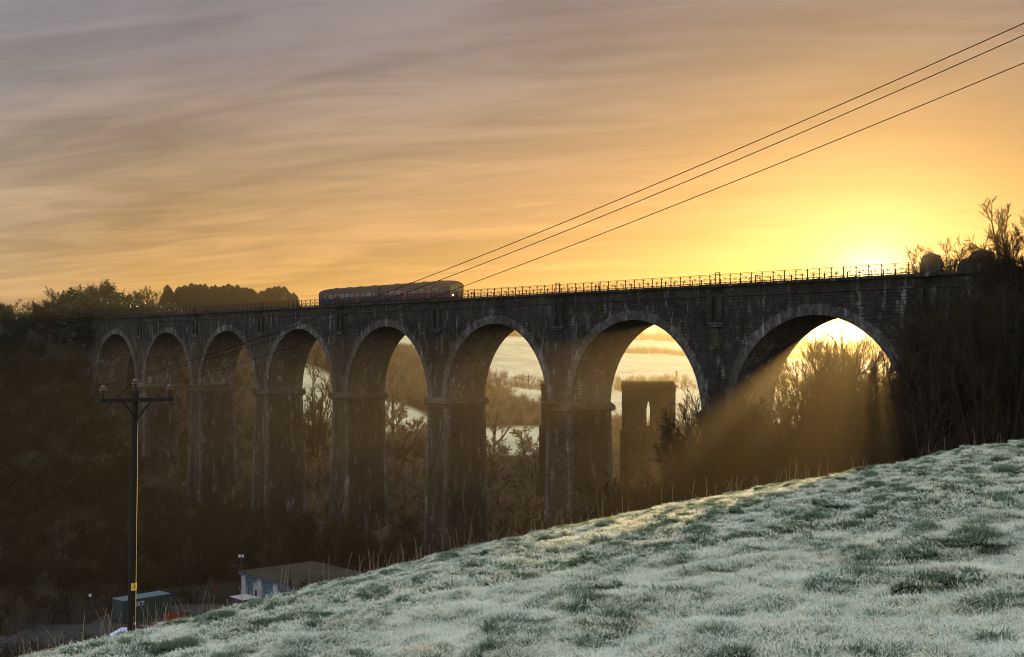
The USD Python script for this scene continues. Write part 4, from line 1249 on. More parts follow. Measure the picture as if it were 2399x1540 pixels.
# ------------------------------------------------------------------ the older ruined piers
def old_pier(px, top, depth, wpx, face_turn, label, slot=True):
    c = at(px, top, depth)
    half, dep = wpx * depth / F / 2, 4.6
    zb = float(land(c[0], c[1])) - 1.5
    t = thing('ruined_pier', label, 'ruined pier', (c[0], c[1], 0), face_turn)
    zt = c[2]
    tiers = [(zt - 6.9, zt, half), (zt - 15.0, zt - 6.9, half + 0.32), (zb, zt - 15.0, half + 0.72)]
    g = np.random.default_rng(int(px))
    for i, (z0, z1, hw) in enumerate(tiers):
        pol = sg.box(-hw, z0, hw, z1)
        if slot and i == 0:
            sx0, sw_, lo, hi = -0.02, 0.34, z1 - 6.2, z1 - 2.2
            lancet = [(sx0 - sw_, lo), (sx0 - sw_, hi - 1.3), (sx0 - sw_ * 0.6, hi - 0.5), (sx0, hi), (sx0 + sw_ * 0.6, hi - 0.5), (sx0 + sw_, hi - 1.3), (sx0 + sw_, lo)]
            pol = pol.difference(sg.Polygon(lancet))
        core = obj('shaft', prism(pol, -dep / 2 - 0.3 * i, dep / 2 + 0.3 * i), M['core'], t)
        rects = []
        for c0, c1 in courses(z0, z1, g, 0.22, 0.40):
            if slot and i == 0 and c1 > z1 - 6.25 and c0 < z1 - 2.2:
                w_ = np.interp((c0 + c1) / 2 - z1, [-6.2, -3.5, -2.7, -2.2], [0.34, 0.34, 0.2, 0.02]) + 0.03
                rects += course(-hw, -0.02 - w_, c0, c1, g) + course(-0.02 + w_, hw, c0, c1, g)
            else:
                rects += course(-hw, hw, c0, c1, g)
        v, f = stones(rects, (0.02, 0.10), 0.03, int(px) + i)
        v[:, 1] -= dep / 2 + 0.3 * i
        sd = []
        for c0, c1 in courses(z0, z1, g, 0.22, 0.40):
            sd += course(-dep / 2 - 0.3 * i, dep / 2 + 0.3 * i, c0, c1, g)
        v2, f2 = stones(sd, (0.02, 0.10), 0.03, int(px) + 10 + i)
        vl, fl = np.stack([-hw + v2[:, 1], v2[:, 0], v2[:, 2]], 1), f2[:, ::-1]
        vr = np.stack([hw - v2[:, 1], v2[:, 0], v2[:, 2]], 1)
        obj('facing_stones', [(v, f), (vl, fl), (vr, f2)], M['old'], core, kind='stuff')
        if i:
            vv = np.array([[-hw, -dep / 2 - 0.3 * i, z1], [hw, -dep / 2 - 0.3 * i, z1], [hw, dep / 2 + 0.3 * i, z1], [-hw, dep / 2 + 0.3 * i, z1]])
    # ragged crown of stones and growth on the head
    n = 900
    pts = np.stack([g.uniform(-half - 0.1, half + 0.1, n), g.uniform(-dep / 2 - .2, dep / 2 + .2, n), zt + 0.05 + 0.30 * meshkit.noise(np.stack([g.random(n) * 0, g.random(n) * 0, g.random(n)], -1), 3)], 1)
    pts[:, 2] = zt + 0.10 + 0.35 * meshkit.noise(np.stack([pts[:, 0] * 1.1, pts[:, 1], 0 * pts[:, 0]], -1), 4)
    obj('growth', leaves(pts, (0.05, 0.05, 0.16), 0.10, 5200, int(px)), M['moss'], t)
    e = np.stack([g.uniform(-half - 0.12, half + 0.12, 300), np.full(300, -dep / 2 - 0.12), zt - 0.9 * g.random(300) ** 2.2], 1)
    obj('ivy', leaves(e, (0.1, 0.06, 0.15), 0.09, 2600, int(px) + 1), M['ivy'], t)
    return t


old_pier(1519, 903, 190, 121, -4, 'ruined stone pier with a pointed slot window and overgrown head, standing free behind the arch')
old_pier(1336, 901, 212, 124, -14, 'ruined stone pier mostly hidden behind the third viaduct pier, its stepped left edge showing', slot=False)

# moss and ferns on ledges of the viaduct
def ledge_moss(k, x0, x1, y0, y1, n, name='moss'):
    g = np.random.default_rng(900 + k)
    px = PIERX[k]
    pts = np.stack([px + g.uniform(x0, x1, 60), g.uniform(y0, y1, 60), SPRING - 0.35 + 0.3 * g.random(60)], 1)
    obj(name, leaves(pts, (0.16, 0.10, 0.16), 0.08, n, 950 + k), M['moss'], via)


ledge_moss(2, -2.9, 0.6, -0.75, -0.35, 1500)
ledge_moss(6, 2.3, 2.95, 0.2, 7.0, 2600)
ledge_moss(6, -2.6, 2.6, -0.75, -0.35, 900)
ledge_moss(5, -2.6, -0.6, -0.7, -0.4, 500)
ledge_moss(4, -2.7, -1.8, -0.7, -0.3, 300)

# ------------------------------------------------------------------ the yard below the hill
M['concrete'] = plain('yard_concrete', (0.02, 0.02, 0.022), 0.8, 0, 0.3, 0.35, 0.8)
M['render'] = plain('pale_render', (0.19, 0.21, 0.25), 0.8, 0, 0.3, 0.3, 1.2)
M['bluepanel'] = plain('blue_grey_panel', (0.05, 0.085, 0.14), 0.5, 0, 0.4, 0.15)
M['bluedoor'] = plain('blue_door', (0.025, 0.05, 0.09), 0.5, 0, 0.4, 0.15)
M['felt'] = plain('roof_felt', (0.028, 0.024, 0.018), 0.9, 0, 0.2, 0.5, 0.35)
M['greenbox'] = plain('green_container_paint', (0.007, 0.018, 0.018), 0.45, 0, 0.4, 0.2)
M['frostroof'] = plain('frosted_steel_roof', (0.05, 0.095, 0.13), 0.6, 0, 0.4, 0.15)
M['white'] = plain('white_paint', (0.28, 0.31, 0.37), 0.6, 0, 0.4, 0.08)
M['red'] = plain('red_plastic', (0.09, 0.008, 0.005), 0.45, 0, 0.5, 0.15)
M['pale'] = plain('galvanised_pale', (0.022, 0.022, 0.025), 0.5, 0.2, 0.4, 0.2)
M['greenbin'] = plain('green_plastic', (0.015, 0.05, 0.025), 0.5)
M['carpaint'] = plain('frosted_car_paint', (0.45, 0.50, 0.72), 0.55, 0, 0.4, 0.12)
M['tyre'] = plain('tyre', (0.015, 0.015, 0.015), 0.9)
YZ = YARD['z']
yard = thing('yard', None, None, (0, 0, 0))
tag(yard, kind='structure')
g = np.random.default_rng(77)
for ix, x0 in enumerate(np.arange(-74, -15, 6.5)):
    for y0 in np.arange(118.5, 161, 5.5):
        if past_fence(x0 + 3.2, y0 + 2.7):
            continue
        dz = g.uniform(-0.012, 0.012)
        obj('slab', bevel_box(x0 + 0.04, x0 + 6.46, y0 + 0.04, y0 + 5.46, YZ - 0.25, YZ + dz, 0.02), M['concrete'], yard)


def local(t, p, rot):
    """World point into the frame of a thing at t turned by rot degrees."""
    c, s = math.cos(math.radians(rot)), math.sin(math.radians(rot))
    d = np.asarray(p)[:2] - np.asarray(t)[:2]
    return np.array([d[0] * c + d[1] * s, -d[0] * s + d[1] * c])


# flat-roofed garage: x runs along its front to the right (towards the camera), y to its back
gx, gy = at(567, 1340, 154.8)[:2]
gr = math.degrees(math.atan2(-11.3, 10.3))
L, D, Hh = 19.5, 10.4, 3.45
gar = thing('garage_block', 'low flat-roofed garage block with pale piers and blue-grey doors, below the frosted field', 'building', (gx, gy, YZ), gr)
obj('wall', [box(0.0, L, 0.35, D, 0, Hh - 0.35)], M['render'], gar)
roof = obj('roof', bevel_box(-0.35, L + 0.3, -0.35, D + 0.3, Hh - 0.12, Hh + 0.06, 0.03), M['felt'], gar)
obj('fascia', box(-0.3, L + 0.25, -0.30, -0.22, Hh - 0.34, Hh - 0.122), M['bluedoor'], roof)
for i, x0 in enumerate((0.02, 3.75, 7.45, 11.15, 14.85, 18.4)):
    obj('pilaster', bevel_box(x0, x0 + (0.95 if i == 0 else 1.05), -0.12, 0.349, 0, Hh - 0.36, 0.03), M['render'], gar)
for i, (a, b) in enumerate(((1.0, 3.72), (4.82, 7.42), (8.52, 11.12), (12.22, 14.82), (15.92, 18.38))):
    obj('header_panel', box(a, b, 0.14, 0.348, 2.45, Hh - 0.36), M['bluepanel'], gar)
    if i == 0:
        obj('door', box(a + 0.1, a + 1.35, 0.22, 0.347, 0, 2.44), M['bluedoor'], gar)
        obj('side_panel', box(a + 1.37, b, 0.2, 0.346, 0, 2.44), M['render'], gar)
        obj('notice', box(a + 1.8, a + 2.3, 0.17, 0.198, 0.5, 1.5), M['black'], gar)
    else:
        d = obj('roller_door', [box(a, b, 0.26 + 0.02 * (j % 2), 0.347, 0.2 * j, 0.2 * j + 0.19) for j in range(12)], M['bluepanel'] if i % 2 else M['bluedoor'], gar)
obj('wall_lamp', bevel_box(-0.28, 0.0, 0.0, 0.3, 2.4, 2.75, 0.04), M['black'], gar)

# little flat canopy before the left corner
cx, cy, _ = at(573, 1402, 147.5)
can = thing('canopy', 'small flat white canopy on posts at the left corner of the garage', 'canopy', (cx, cy, YZ), -46)
obj('roof', bevel_box(-1.5, 1.5, -1.1, 1.1, 1.65, 1.73, 0.02), M['white'], can)
for a in (-1.4, 1.4):
    for b in (-1.0, 1.0):
        obj('post', box(a - 0.04, a + 0.04, b - 0.04, b + 0.04, 0, 1.649), M['pale'], can)
obj('bench', [bevel_box(-1.2, 1.2, 0.2, 0.8, 0.4, 0.48, 0.02), box(-1.1, -1.0, 0.3, 0.7, 0, 0.399), box(1.0, 1.1, 0.3, 0.7, 0, 0.399)], M['pale'], can)


def lamp_post(px, top, depth, label, heads=(-1, 1)):
    x, y, z = at(px, top, depth)
    t = thing('yard_lamp_post', label, 'lamp post', (x, y, YZ))
    h = z - YZ
    obj('post', tube([(0, 0, 0), (0, 0, h - 0.15)], 0.06, 8, True), M['pale'], t)
    obj('bracket', box(-0.35, 0.35, -0.04, 0.04, h - 0.25, h - 0.17), M['pale'], t)
    for s_ in heads:
        m = bevel_box(-0.15, 0.15, -0.12, 0.12, -0.17, 0.17, 0.04)
        obj('lamp_head', moved(m, (s_ * 0.2, -0.08, h), 20 * s_), M['white'], t)


lamp_post(565.5, 1303, 156.5, 'white twin-headed lamp post at the left corner of the garage block')
lamp_post(212, 1395, 146, 'white-headed lamp post on its own by the fence to the left of the wooden pole', (0,))

# shipping container
CR = 46.0
ex, ey = at(400, 1390, 145.2)[:2]
cx, cy = ex - 6.1 * math.cos(math.radians(CR)), ey - 6.1 * math.sin(math.radians(CR))
con = thing('shipping_container', 'dark green shipping container with frosted roof beside the wooden pole', 'container', (cx, cy, YZ), CR)
ribs = np.arange(0.12, 6.0, 0.28)
prof = [(0.12, 0.02)]
for x in ribs:
    prof += [(x, 0.045), (x + 0.08, 0.0), (x + 0.16, 0.0), (x + 0.24, 0.045)]
pr = np.array(prof)
def wall(y, s):
    v = np.concatenate([np.stack([pr[:, 0], y + s * pr[:, 1], np.full(len(pr), 0.17)], 1), np.stack([pr[:, 0], y + s * pr[:, 1], np.full(len(pr), 2.46)], 1)])
    n_ = len(pr)
    q = np.array([[i, i + 1, n_ + i + 1, n_ + i] for i in range(n_ - 1)])
    return arr((v, q))
obj('side_wall', wall(0.0, 1), M['greenbox'], con)
obj('side_wall', wall(2.44, -1), M['greenbox'], con)
obj('end_wall', box(0.0, 0.08, 0.05, 2.39, 0.17, 2.46), M['greenbox'], con)
dr = obj('door', [box(6.02, 6.08, 0.06, 1.21, 0.17, 2.46), box(6.02, 6.08, 1.23, 2.38, 0.17, 2.46)], M['greenbox'], con)
for yy in (0.35, 0.9, 1.55, 2.1):
    obj('lock_rod', tube([(6.11, yy, 0.2), (6.11, yy, 2.45)], 0.02, 6), M['steel'], dr)
obj('roof', [bevel_box(0, 6.1, 0, 2.44, 2.50, 2.59, 0.02)], M['frostroof'], con)
obj('frame', [box(-0.005, 0.12, -0.005, 0.12, 0, 2.499), box(5.98, 6.1, -0.005, 0.12, 0, 2.499), box(-0.005, 0.12, 2.32, 2.445, 0, 2.499), box(5.98, 6.1, 2.32, 2.445, 0, 2.499), box(0.12, 5.98, -0.004, 0.08, 0.02, 0.168), box(0.12, 5.98, -0.004, 0.08, 2.462, 2.498)], M['greenbox'], con)
tm = meshkit.text_mesh('SKT', 0.5, 0.006, True)
tv = np.array(tm.vertices)
obj('lettering', (np.stack([1.35 + tv[:, 0], -0.012 - tv[:, 2], 1.72 + tv[:, 1]], 1), np.array(tm.faces)), M['white'], con)

# palisade fence behind the yard
def fence(p0, p1, label, name='palisade_fence'):
    d = np.array(p1) - np.array(p0)
    ln = float(np.hypot(*d))
    rot = math.degrees(math.atan2(d[1], d[0]))
    t = thing(name, label, 'fence', (p0[0], p0[1], YZ), rot)
    n = int(ln / 0.21)
    for i in range(n):
        x = 0.05 + i * 0.21
        pol = np.array([[x, -0.05, 0.12], [x + 0.09, -0.05, 0.12], [x + 0.11, -0.02, 0.12], [x, -0.05, 1.95], [x + 0.09, -0.05, 1.95], [x + 0.11, -0.02, 1.95], [x + 0.05, -0.045, 2.1]])
        ff = np.array([[0, 1, 4], [0, 4, 3], [1, 2, 5], [1, 5, 4], [3, 4, 6], [4, 5, 6], [0, 5, 2], [0, 3, 5], [3, 6, 5]])
        if i < 299:
            obj('pale', (pol, ff), M['pale'], t)
    for z in (0.45, 1.65):
        obj('rail', box(0, ln, -0.018, 0.03, z, z + 0.06), M['pale'], t)
    for x in np.arange(0, ln, 2.75):
        obj('post', box(x, x + 0.07, 0.031, 0.10, 0, 2.0), M['pale'], t)
    return t


f1 = fence(at(20, 1485, 135.5)[:2], at(240, 1440, 146)[:2], 'grey palisade fence along the back of the yard at the left edge of the picture')
obj('notice', box(7.4, 7.75, -0.075, -0.055, 1.0, 1.5), M['red'], f1)
f2 = fence(at(405, 1420, 152)[:2], at(560, 1402, 156)[:2], 'grey palisade fence between the green container and the garage block')
obj('notice', box(5.2, 5.5, -0.075, -0.055, 1.05, 1.45), M['red'], f2)
fence(at(240, 1440, 146)[:2], at(405, 1420, 152)[:2], 'grey palisade fence passing behind the green container')

# red crates and bins by the container
def crate(px, py, depth, w, d, h, rot, m, label, name='plastic_crate', cat='crate'):
    x, y, _ = at(px, py, depth)
    t = thing(name, label, cat, (x, y, YZ), rot)
    th = 0.05
    obj('side', [box(-w / 2, w / 2, -d / 2, -d / 2 + th, 0.1, h), box(-w / 2, w / 2, d / 2 - th, d / 2, 0.1, h), box(-w / 2, -w / 2 + th, -d / 2 + th, d / 2 - th, 0.1, h), box(w / 2 - th, w / 2, -d / 2 + th, d / 2 - th, 0.1, h)], m, t)
    obj('rim', [box(-w / 2 - 0.04, w / 2 + 0.04, -d / 2 - 0.04, -d / 2 - 0.001, h - 0.12, h - 0.02), box(-w / 2 - 0.04, w / 2 + 0.04, d / 2 + 0.001, d / 2 + 0.04, h - 0.12, h - 0.02)], m, t)
    obj('rib', [box(a - 0.03, a + 0.03, -d / 2 - 0.03, -d / 2 - 0.001, 0.12, h - 0.121) for a in np.linspace(-w / 2 + 0.15, w / 2 - 0.15, 4)], m, t)
    obj('base', box(-w / 2 + th, w / 2 - th, -d / 2 + th, d / 2 - th, 0.1, 0.16), m, t)
    return t


crate(401, 1444, 140.5, 1.7, 1.1, 1.15, 20, M['red'], 'larger red crate in front of the right end of the green container')
crate(428, 1440, 141.5, 0.85, 0.9, 1.2, 10, M['red'], 'narrow red crate to the right of the larger red one')
crate(372, 1449, 138, 1.5, 1.0, 0.65, 30, M['red'], 'low red crate nearest to the wooden pole')
bx, by, _ = at(440, 1440, 142)
bn = thing('wheelie_bin', 'dark green wheeled bin at the right of the red crates', 'bin', (bx, by, YZ), 12)
vv = np.array([[-.3, -.35, .12], [.3, -.35, .12], [.3, .3, .12], [-.3, .3, .12], [-.38, -.45, 1.15], [.38, -.45, 1.15], [.38, .38, 1.15], [-.38, .38, 1.15]])
obj('body', arr((vv, BOXF)), M['greenbin'], bn)
obj('lid', bevel_box(-.41, .41, -.48, .41, 1.151, 1.23, 0.02), M['greenbin'], bn)
obj('handle', tube([(-.3, .46, 1.1), (.3, .46, 1.1)], 0.025, 6), M['greenbin'], bn)
for s_ in (-1, 1):
    w = lathe([(0.01, -.04), (.13, -.04), (.14, 0), (.13, .04), (.01, .04)], 14)
    obj('wheel', (np.stack([s_ * .33 + w[0][:, 2], .3 + w[0][:, 0], .14 + w[0][:, 1]], 1), w[1]), M['tyre'], bn)
bar = thing('guard_rail', 'thin pale guard rail running across the yard in front of the red crates', 'rail', (*at(330, 1462, 136)[:2], YZ), -24)
for x in np.arange(0, 7, 1.7):
    obj('post', box(x, x + .06, -.03, .03, 0, .95), M['pale'], bar)
obj('rail', [tube([(0, -.05, .9), (6.9, -.05, .9)], .03, 6)], M['steel'], bar)

# a frosted car of which the roof and bonnet show by the foot of the wooden pole
kx, ky, _ = at(304, 1488, 131.5)
car = thing('parked_car', 'small frosted pale blue car half hidden by the foot of the wooden pole', 'car', (kx, ky, YZ), 12)
prof_ = np.array([(-2.0, .35), (2.0, .35), (2.05, .62), (1.95, .85), (1.1, .95), (.45, 1.42), (-.9, 1.47), (-1.75, 1.02), (-2.02, .9)])
obj('body', [prism(sg.Polygon(prof_).buffer(.04, 3), -.82, .82)], M['carpaint'], car)
for s_ in (-1, 1):
    y = s_ * .835
    obj('side_window', prism(sg.Polygon([(-1.45, 1.02), (.85, 1.0), (.38, 1.36), (-.85, 1.4)]), min(y, y - s_ * .012), max(y, y - s_ * .012)), M['black'], car)
    for x in (-1.25, 1.25):
        w = lathe([(.01, -.1), (.29, -.1), (.31, 0), (.29, .1), (.01, .1)], 18)
        obj('wheel', (np.stack([x + w[0][:, 0], s_ * .78 + w[0][:, 2], .31 + w[0][:, 1]], 1), w[1]), M['tyre'], car)

# ------------------------------------------------------------------ wooden pole with its three wires
PZ = 46.0
ptop = at(317, 918, PZ)
pbase = np.array([(306 - 1199.5) * PZ / F, PZ, float(land((306 - 1199.5) * PZ / F, PZ)) - 0.6])
pole = thing('utility_pole', 'dark wooden utility pole with three insulators at the frosted field edge', 'utility pole', tuple(pbase))
hp = ptop[2] - pbase[2] + 0.02
lean = (ptop - pbase)[0]
zz = np.linspace(0, 1, 12)
obj('shaft', tube(np.stack([lean * zz, 0 * zz, hp * zz], 1), np.interp(zz, [0, 1], [0.16, 0.115]), 14, True), M['timber'], pole, smooth=40)
arm_dir = np.array([0.80, 0.60, 0])
half = 1.38
az = hp - 0.32
def along(k, dz=0.0):
    return np.array([lean, 0, az]) + arm_dir * k + np.array([0, 0, dz]) + np.array([0.60, -0.80, 0]) * 0.18
ca = math.degrees(math.atan2(arm_dir[1], arm_dir[0]))
m = bevel_box(-half, half, -0.055, 0.055, -0.075, 0.075, 0.008)
obj('cross_arm', moved(m, along(0), ca), M['timber'], pole)
for s_ in (-1, 1):
    obj('brace', tube([along(s_ * 0.52, -0.08) + np.array([.6, -.8, 0]) * .03, np.array([lean, 0, az - 0.72]) + np.array([.6, -.8, 0]) * 0.17], 0.028, 4), M['iron'], pole)
obj('pole_cap', moved(lathe([(.001, .16), (.10, .13), (.13, .05), (.135, 0), (.115, -.03)], 16), (lean, 0, hp)), M['black'], pole, smooth=40)
shed = [(0.02, 0.30), (0.055, 0.29), (0.06, 0.25), (0.10, 0.215), (0.105, 0.20), (0.055, 0.195), (0.06, 0.165), (0.135, 0.125), (0.14, 0.105), (0.06, 0.115), (0.06, 0.085), (0.12, 0.03), (0.115, 0.01), (0.045, 0.035), (0.03, 0.0)]
INS = []
for s_ in (-1, 0, 1):
    b = along(s_ * (half - 0.13), 0.076) if s_ else np.array([lean, 0, hp + 0.15])
    pin_h = 0.20 if s_ else 0.03
    ins = obj('insulator', moved(lathe(shed[::-1], 18), b + np.array([0, 0, pin_h])), M['brown'], pole, smooth=40)
    obj('pin', tube([b, b + np.array([0, 0, pin_h + 0.05])], 0.022, 6), M['iron'], ins)
    INS.append(pbase + b + np.array([0, 0, pin_h + 0.27]))
# yellow danger plate bent round the side of the pole, with its black triangle and flash
sz = (823 - 1374) * PZ / F - pbase[2]
sl = lean * sz / hp
def plate(a0, a1, z0, z1, r):
    a = np.radians(np.linspace(a0, a1, 9))
    v = np.concatenate([np.stack([sl + rr * np.cos(a), rr * np.sin(a), np.full(9, z)], 1) for rr in (r, r + .006) for z in (z0, z1)])
    q = []
    for i in range(8):
        q += [[9 * 2 + i, 9 * 2 + i + 1, 9 * 3 + i + 1, 9 * 3 + i], [i, 9 + i, 10 + i, i + 1], [i, i + 1, 19 + i, 18 + i], [9 + i, 27 + i, 28 + i, 10 + i]]
    return arr((v, np.array(q)))
rp = float(np.interp(sz / hp, [0, 1], [0.16, 0.115])) + 0.004
sign = obj('warning_plate', plate(-88, 8, sz - 0.14, sz + 0.14, rp), M['yellow'], pole)
def on_plate(poly, off):
    v, f = prism(poly, 0, 0.003)
    a = np.radians(-40) + v[:, 0] / rp
    r = rp + off + v[:, 1] * -1 + 0.003
    return np.stack([sl + r * np.cos(a), r * np.sin(a), sz + v[:, 2]], 1), f
tri = sg.Polygon([(-.10, -.085), (.10, -.085), (0, .10)])
ring_ = tri.difference(sg.Polygon([(-.075, -.07), (.075, -.07), (0, .07)])).segmentize(0.02)
obj('triangle', on_plate(ring_, .0075), M['black'], sign)
obj('flash', on_plate(sg.Polygon([(.012, .045), (-.02, -.012), (.0, -.008), (-.012, -.06), (.022, .004), (.002, .0)]), .0075), M['black'], sign)
obj('ground_strap', box(sl + rp - 0.03, sl + rp + 0.012, -rp * 0.75, -rp * 0.75 + 0.03, sz - 1.4, sz - 1.32), M['white'], pole)

ENDS = [(2399, 55), (2399, 83), (2399, 148)]
LEFT = [(0, 1165), (0, 1207), (0, 1259)]
MID = [(985, 655), (1050, 650), (1095, 667)]
M['wire'] = plain('weathered_conductor', (0.008, 0.007, 0.006), 0.9, 0.0, 0.02)
for k in range(3):
    a = INS[k]
    t_ = arm_dir * (k - 1) * 1.25
    # to the right: climbing past the camera towards the next pole out of the picture
    e = np.array([9.2, 19.0, 0]) + t_ * 0.9
    # where the wire leaves the frame
    dz_ = 19.0 + t_[1] * 0.9
    ex_ = (ENDS[k][0] - 1199.5) / F * dz_
    ez_ = (823 - ENDS[k][1]) / F * dz_
    e = np.array([ex_, dz_, ez_])
    d = e - a
    u = np.linspace(0, 1.18, 48)
    # sag chosen so that the wire crosses the sky where the picture shows it
    mx, my = MID[k]
    best = None
    for sag in np.linspace(0, 1.6, 81):
        P = a + u[:, None] * d - np.stack([0 * u, 0 * u, 4 * sag * u * (1 - u)], 1)
        qx, qy = 1199.5 + F * P[:, 0] / P[:, 1], 823 - F * P[:, 2] / P[:, 1]
        err = abs(np.interp(mx, qx, qy) - my)
        if best is None or err < best[0]:
            best = (err, P)
    right = best[1]
    dl = 58.0
    e = np.array([(LEFT[k][0] - 1199.5) / F * dl, dl, (823 - LEFT[k][1]) / F * dl])
    d = e - a
    u = np.linspace(0, 4.2, 44)
    left = a + u[:, None] * d + np.stack([0 * u, 0 * u, 0.35 * u * (u - 1) * 0.5], 1)
    pts = np.vstack([left[::-1], right[1:]])
    obj('overhead_wire', tube(pts, 0.0088, 5), M['wire'], None, label=['overhead wire from the left insulator, topmost of the three across the sky', 'overhead wire from the middle insulator, second of the three across the sky', 'overhead wire from the right insulator, lowest of the three across the sky'][k], cat='wire')

# poles far off on the slope
def far_pole(px, top, depth, label):
    x, y, zt = at(px, top, depth)
    zb = float(land(x, y)) - 0.3
    t = thing('field_pole', label, 'utility pole', (x, y, zb))
    h = zt - zb
    obj('shaft', tube([(0, 0, 0), (0, 0, h)], [0.2, 0.14], 8, True), M['timber'], t)
    obj('cross_arm', box(-1.1, 1.1, -.1, .1, h - .6, h - .42), M['timber'], t)
    for s_ in (-1, 0, 1):
        obj('insulator', tube([(s_ * .9, 0, h - .42), (s_ * .9, 0, h - .1)], .07, 6, True), M['brown'], t)


far_pole(1238, 879, 440, 'thin pole standing alone on the misty pasture seen through the arch')
# two rooks
def bird(p, s, rot, label):
    t = thing('bird', label, 'bird', p, rot)
    v, f = lathe([(.001, -.22), (.04, -.17), (.07, -.03), (.055, .1), (.035, .16), (.03, .2), (.001, .25)], 10)
    obj('body', (np.stack([v[:, 0], v[:, 2], v[:, 1]], 1) * s, f), M['black'], t, smooth=True)
    for k in (-1, 1):
        w = np.array([(0, .1, .02), (k * .2, .14, .13), (k * .5, .0, .10), (k * .46, -.08, .09), (k * .2, -.04, .11), (0, -.1, .02)]) * s
        ff = np.array([[0, 1, 4], [0, 4, 5], [1, 2, 3], [1, 3, 4]])
        obj('wing', (np.vstack([w, w + [0, 0, -.012]]), np.vstack([ff, ff[:, ::-1] + 6])), M['black'], t)
    obj('tail', box(-.05 * s, .05 * s, -.38 * s, -.2 * s, -.01, .015), M['black'], t)


bird(tuple(at(956, 937, 185)), 1.0, 30, 'small dark bird flying in the arch below the front of the train')
bird(tuple(at(906, 869, 185)), 1.0, 100, 'tiny dark bird close to the left edge of the arch below the train')

# ------------------------------------------------------------------ frosted grass
def blade_material(name, base, mid, tip, trans=0.42):
    n = {'g': ('geometry', {}), 'uv': ('attribute', {'attribute': 'along'}), 'oi': ('object_info', {}),
         'nz': ('noise_texture', {'scale': 1.9, 'detail': 5.0, 'roughness': 0.65}),
         'sum': ('math', {'math_type': 'multiply_add', 'value2': 1.15}), 'off': ('math', {'math_type': 'subtract', 'value2': 0.41}),
         'r': ('rgb_ramp', {'ramp': [(0.0, base), (0.38, mid), (0.72, tip), (1.0, tip)]}),  # frost on the tips; green bases darkened to paint shade into the gaps
         'd': ('principled_bsdf', {'roughness': 0.75, 'specular_ior_level': 0.25}), 't': ('translucent_bsdf', {}), 'mx': ('mix_closure', {'fac': trans})}
    l = [('g.position', 'nz.vector'), ('nz.fac', 'sum.value1'), ('uv.fac', 'sum.value3'), ('sum.value', 'off.value1'), ('off.value', 'r.fac'), ('r.color', 'd.base_color'), ('r.color', 't.color'), ('d.BSDF', 'mx.closure1'), ('t.BSDF', 'mx.closure2')]
    return mat(name, n, l, surface='mx.closure')


FROST = [blade_material('frosted_blade_a', (0.03, 0.05, 0.02), (0.28, 0.34, 0.23), (0.84, 0.88, 0.79)),
         blade_material('frosted_blade_b', (0.04, 0.055, 0.022), (0.40, 0.42, 0.30), (0.89, 0.88, 0.77)),
         blade_material('frosted_blade_c', (0.024, 0.045, 0.018), (0.20, 0.29, 0.20), (0.76, 0.85, 0.79))]
GREEN = blade_material('tussock_blade', (0.010, 0.021, 0.010), (0.028, 0.052, 0.024), (0.17, 0.25, 0.16))
STRAW = plain('dead_stalk', (0.20, 0.15, 0.10), 0.8, 0, 0.2, 0.25, 9)


def blades(n, radius, length, width, lean, seed, tight=1.0):
    g = np.random.default_rng(seed)
    r, a = radius * g.random(n) ** 0.5 * tight, g.uniform(0, 6.283, n)
    b = np.stack([r * np.cos(a), r * np.sin(a), np.full(n, -0.015)], 1)
    h = g.uniform(0, 6.283, n)
    d = np.stack([np.cos(h), np.sin(h), 0 * h], 1) + b * 2.0 * np.array([1, 1, 0]) * (lean / max(radius, .01)) * .3
    L = length * g.uniform(0.5, 1.25, n)
    ln = lean * g.uniform(0.4, 1.5, n)
    side = np.stack([-np.sin(h), np.cos(h), 0 * h], 1) * (width * g.uniform(.7, 1.3, n))[:, None]
    up = np.array([0, 0, 1.0])
    m1 = b + d * (L * ln * 0.30)[:, None] + up * (L * 0.55)[:, None]
    tip = b + d * (L * ln)[:, None] + up * (L * np.sqrt(np.maximum(1 - ln ** 2 * .8, .08)))[:, None]
    v = np.stack([b - side, b + side, m1 - side * .8, m1 + side * .8, tip], 1).reshape(-1, 3)
    f = np.array([[0, 1, 3], [0, 3, 2], [2, 3, 4]])
    al = np.tile([0, 0, .5, .5, 1.0], n)
    return (v, (f[None] + 5 * np.arange(n)[:, None, None]).reshape(-1, 3)), al


def grass_instancer(name, kinds, pos, yaw, scale, **kw):
    p = instancer(name, [(k[0], k[2]) for k in kinds], pos, yaw, scale, **kw)
    for i, k in enumerate(kinds):
        UsdGeom.PrimvarsAPI(stage.GetPrimAtPath(f'/World/{name}/kinds/kind_{"abcdefghij"[i]}')).CreatePrimvar('along', Sdf.ValueTypeNames.FloatArray, 'vertex').Set(Vt.FloatArray.FromNumpy(k[1].astype(np.float32)))
    return p


def field_points(n, y0, y1, over=1.10):
    """Points over the seen part of the field, evenly by ground area."""
    R = np.sqrt(prng.uniform(y0 ** 2, y1 ** 2, n))
    a = prng.uniform(-0.46, 0.46, n)
    X, Y = R * np.sin(a), R * np.cos(a)
    t = X / Y
    g = np.interp(t, EDGE_T, EDGE_G)
    keep = (Y < brow(t) * over) & (Y > 4.0)
    return X[keep], Y[keep]


def seat(X, Y):
    return land(X, Y) + tussocks(X, Y)


def strip(k):
    return k[0], k[1]


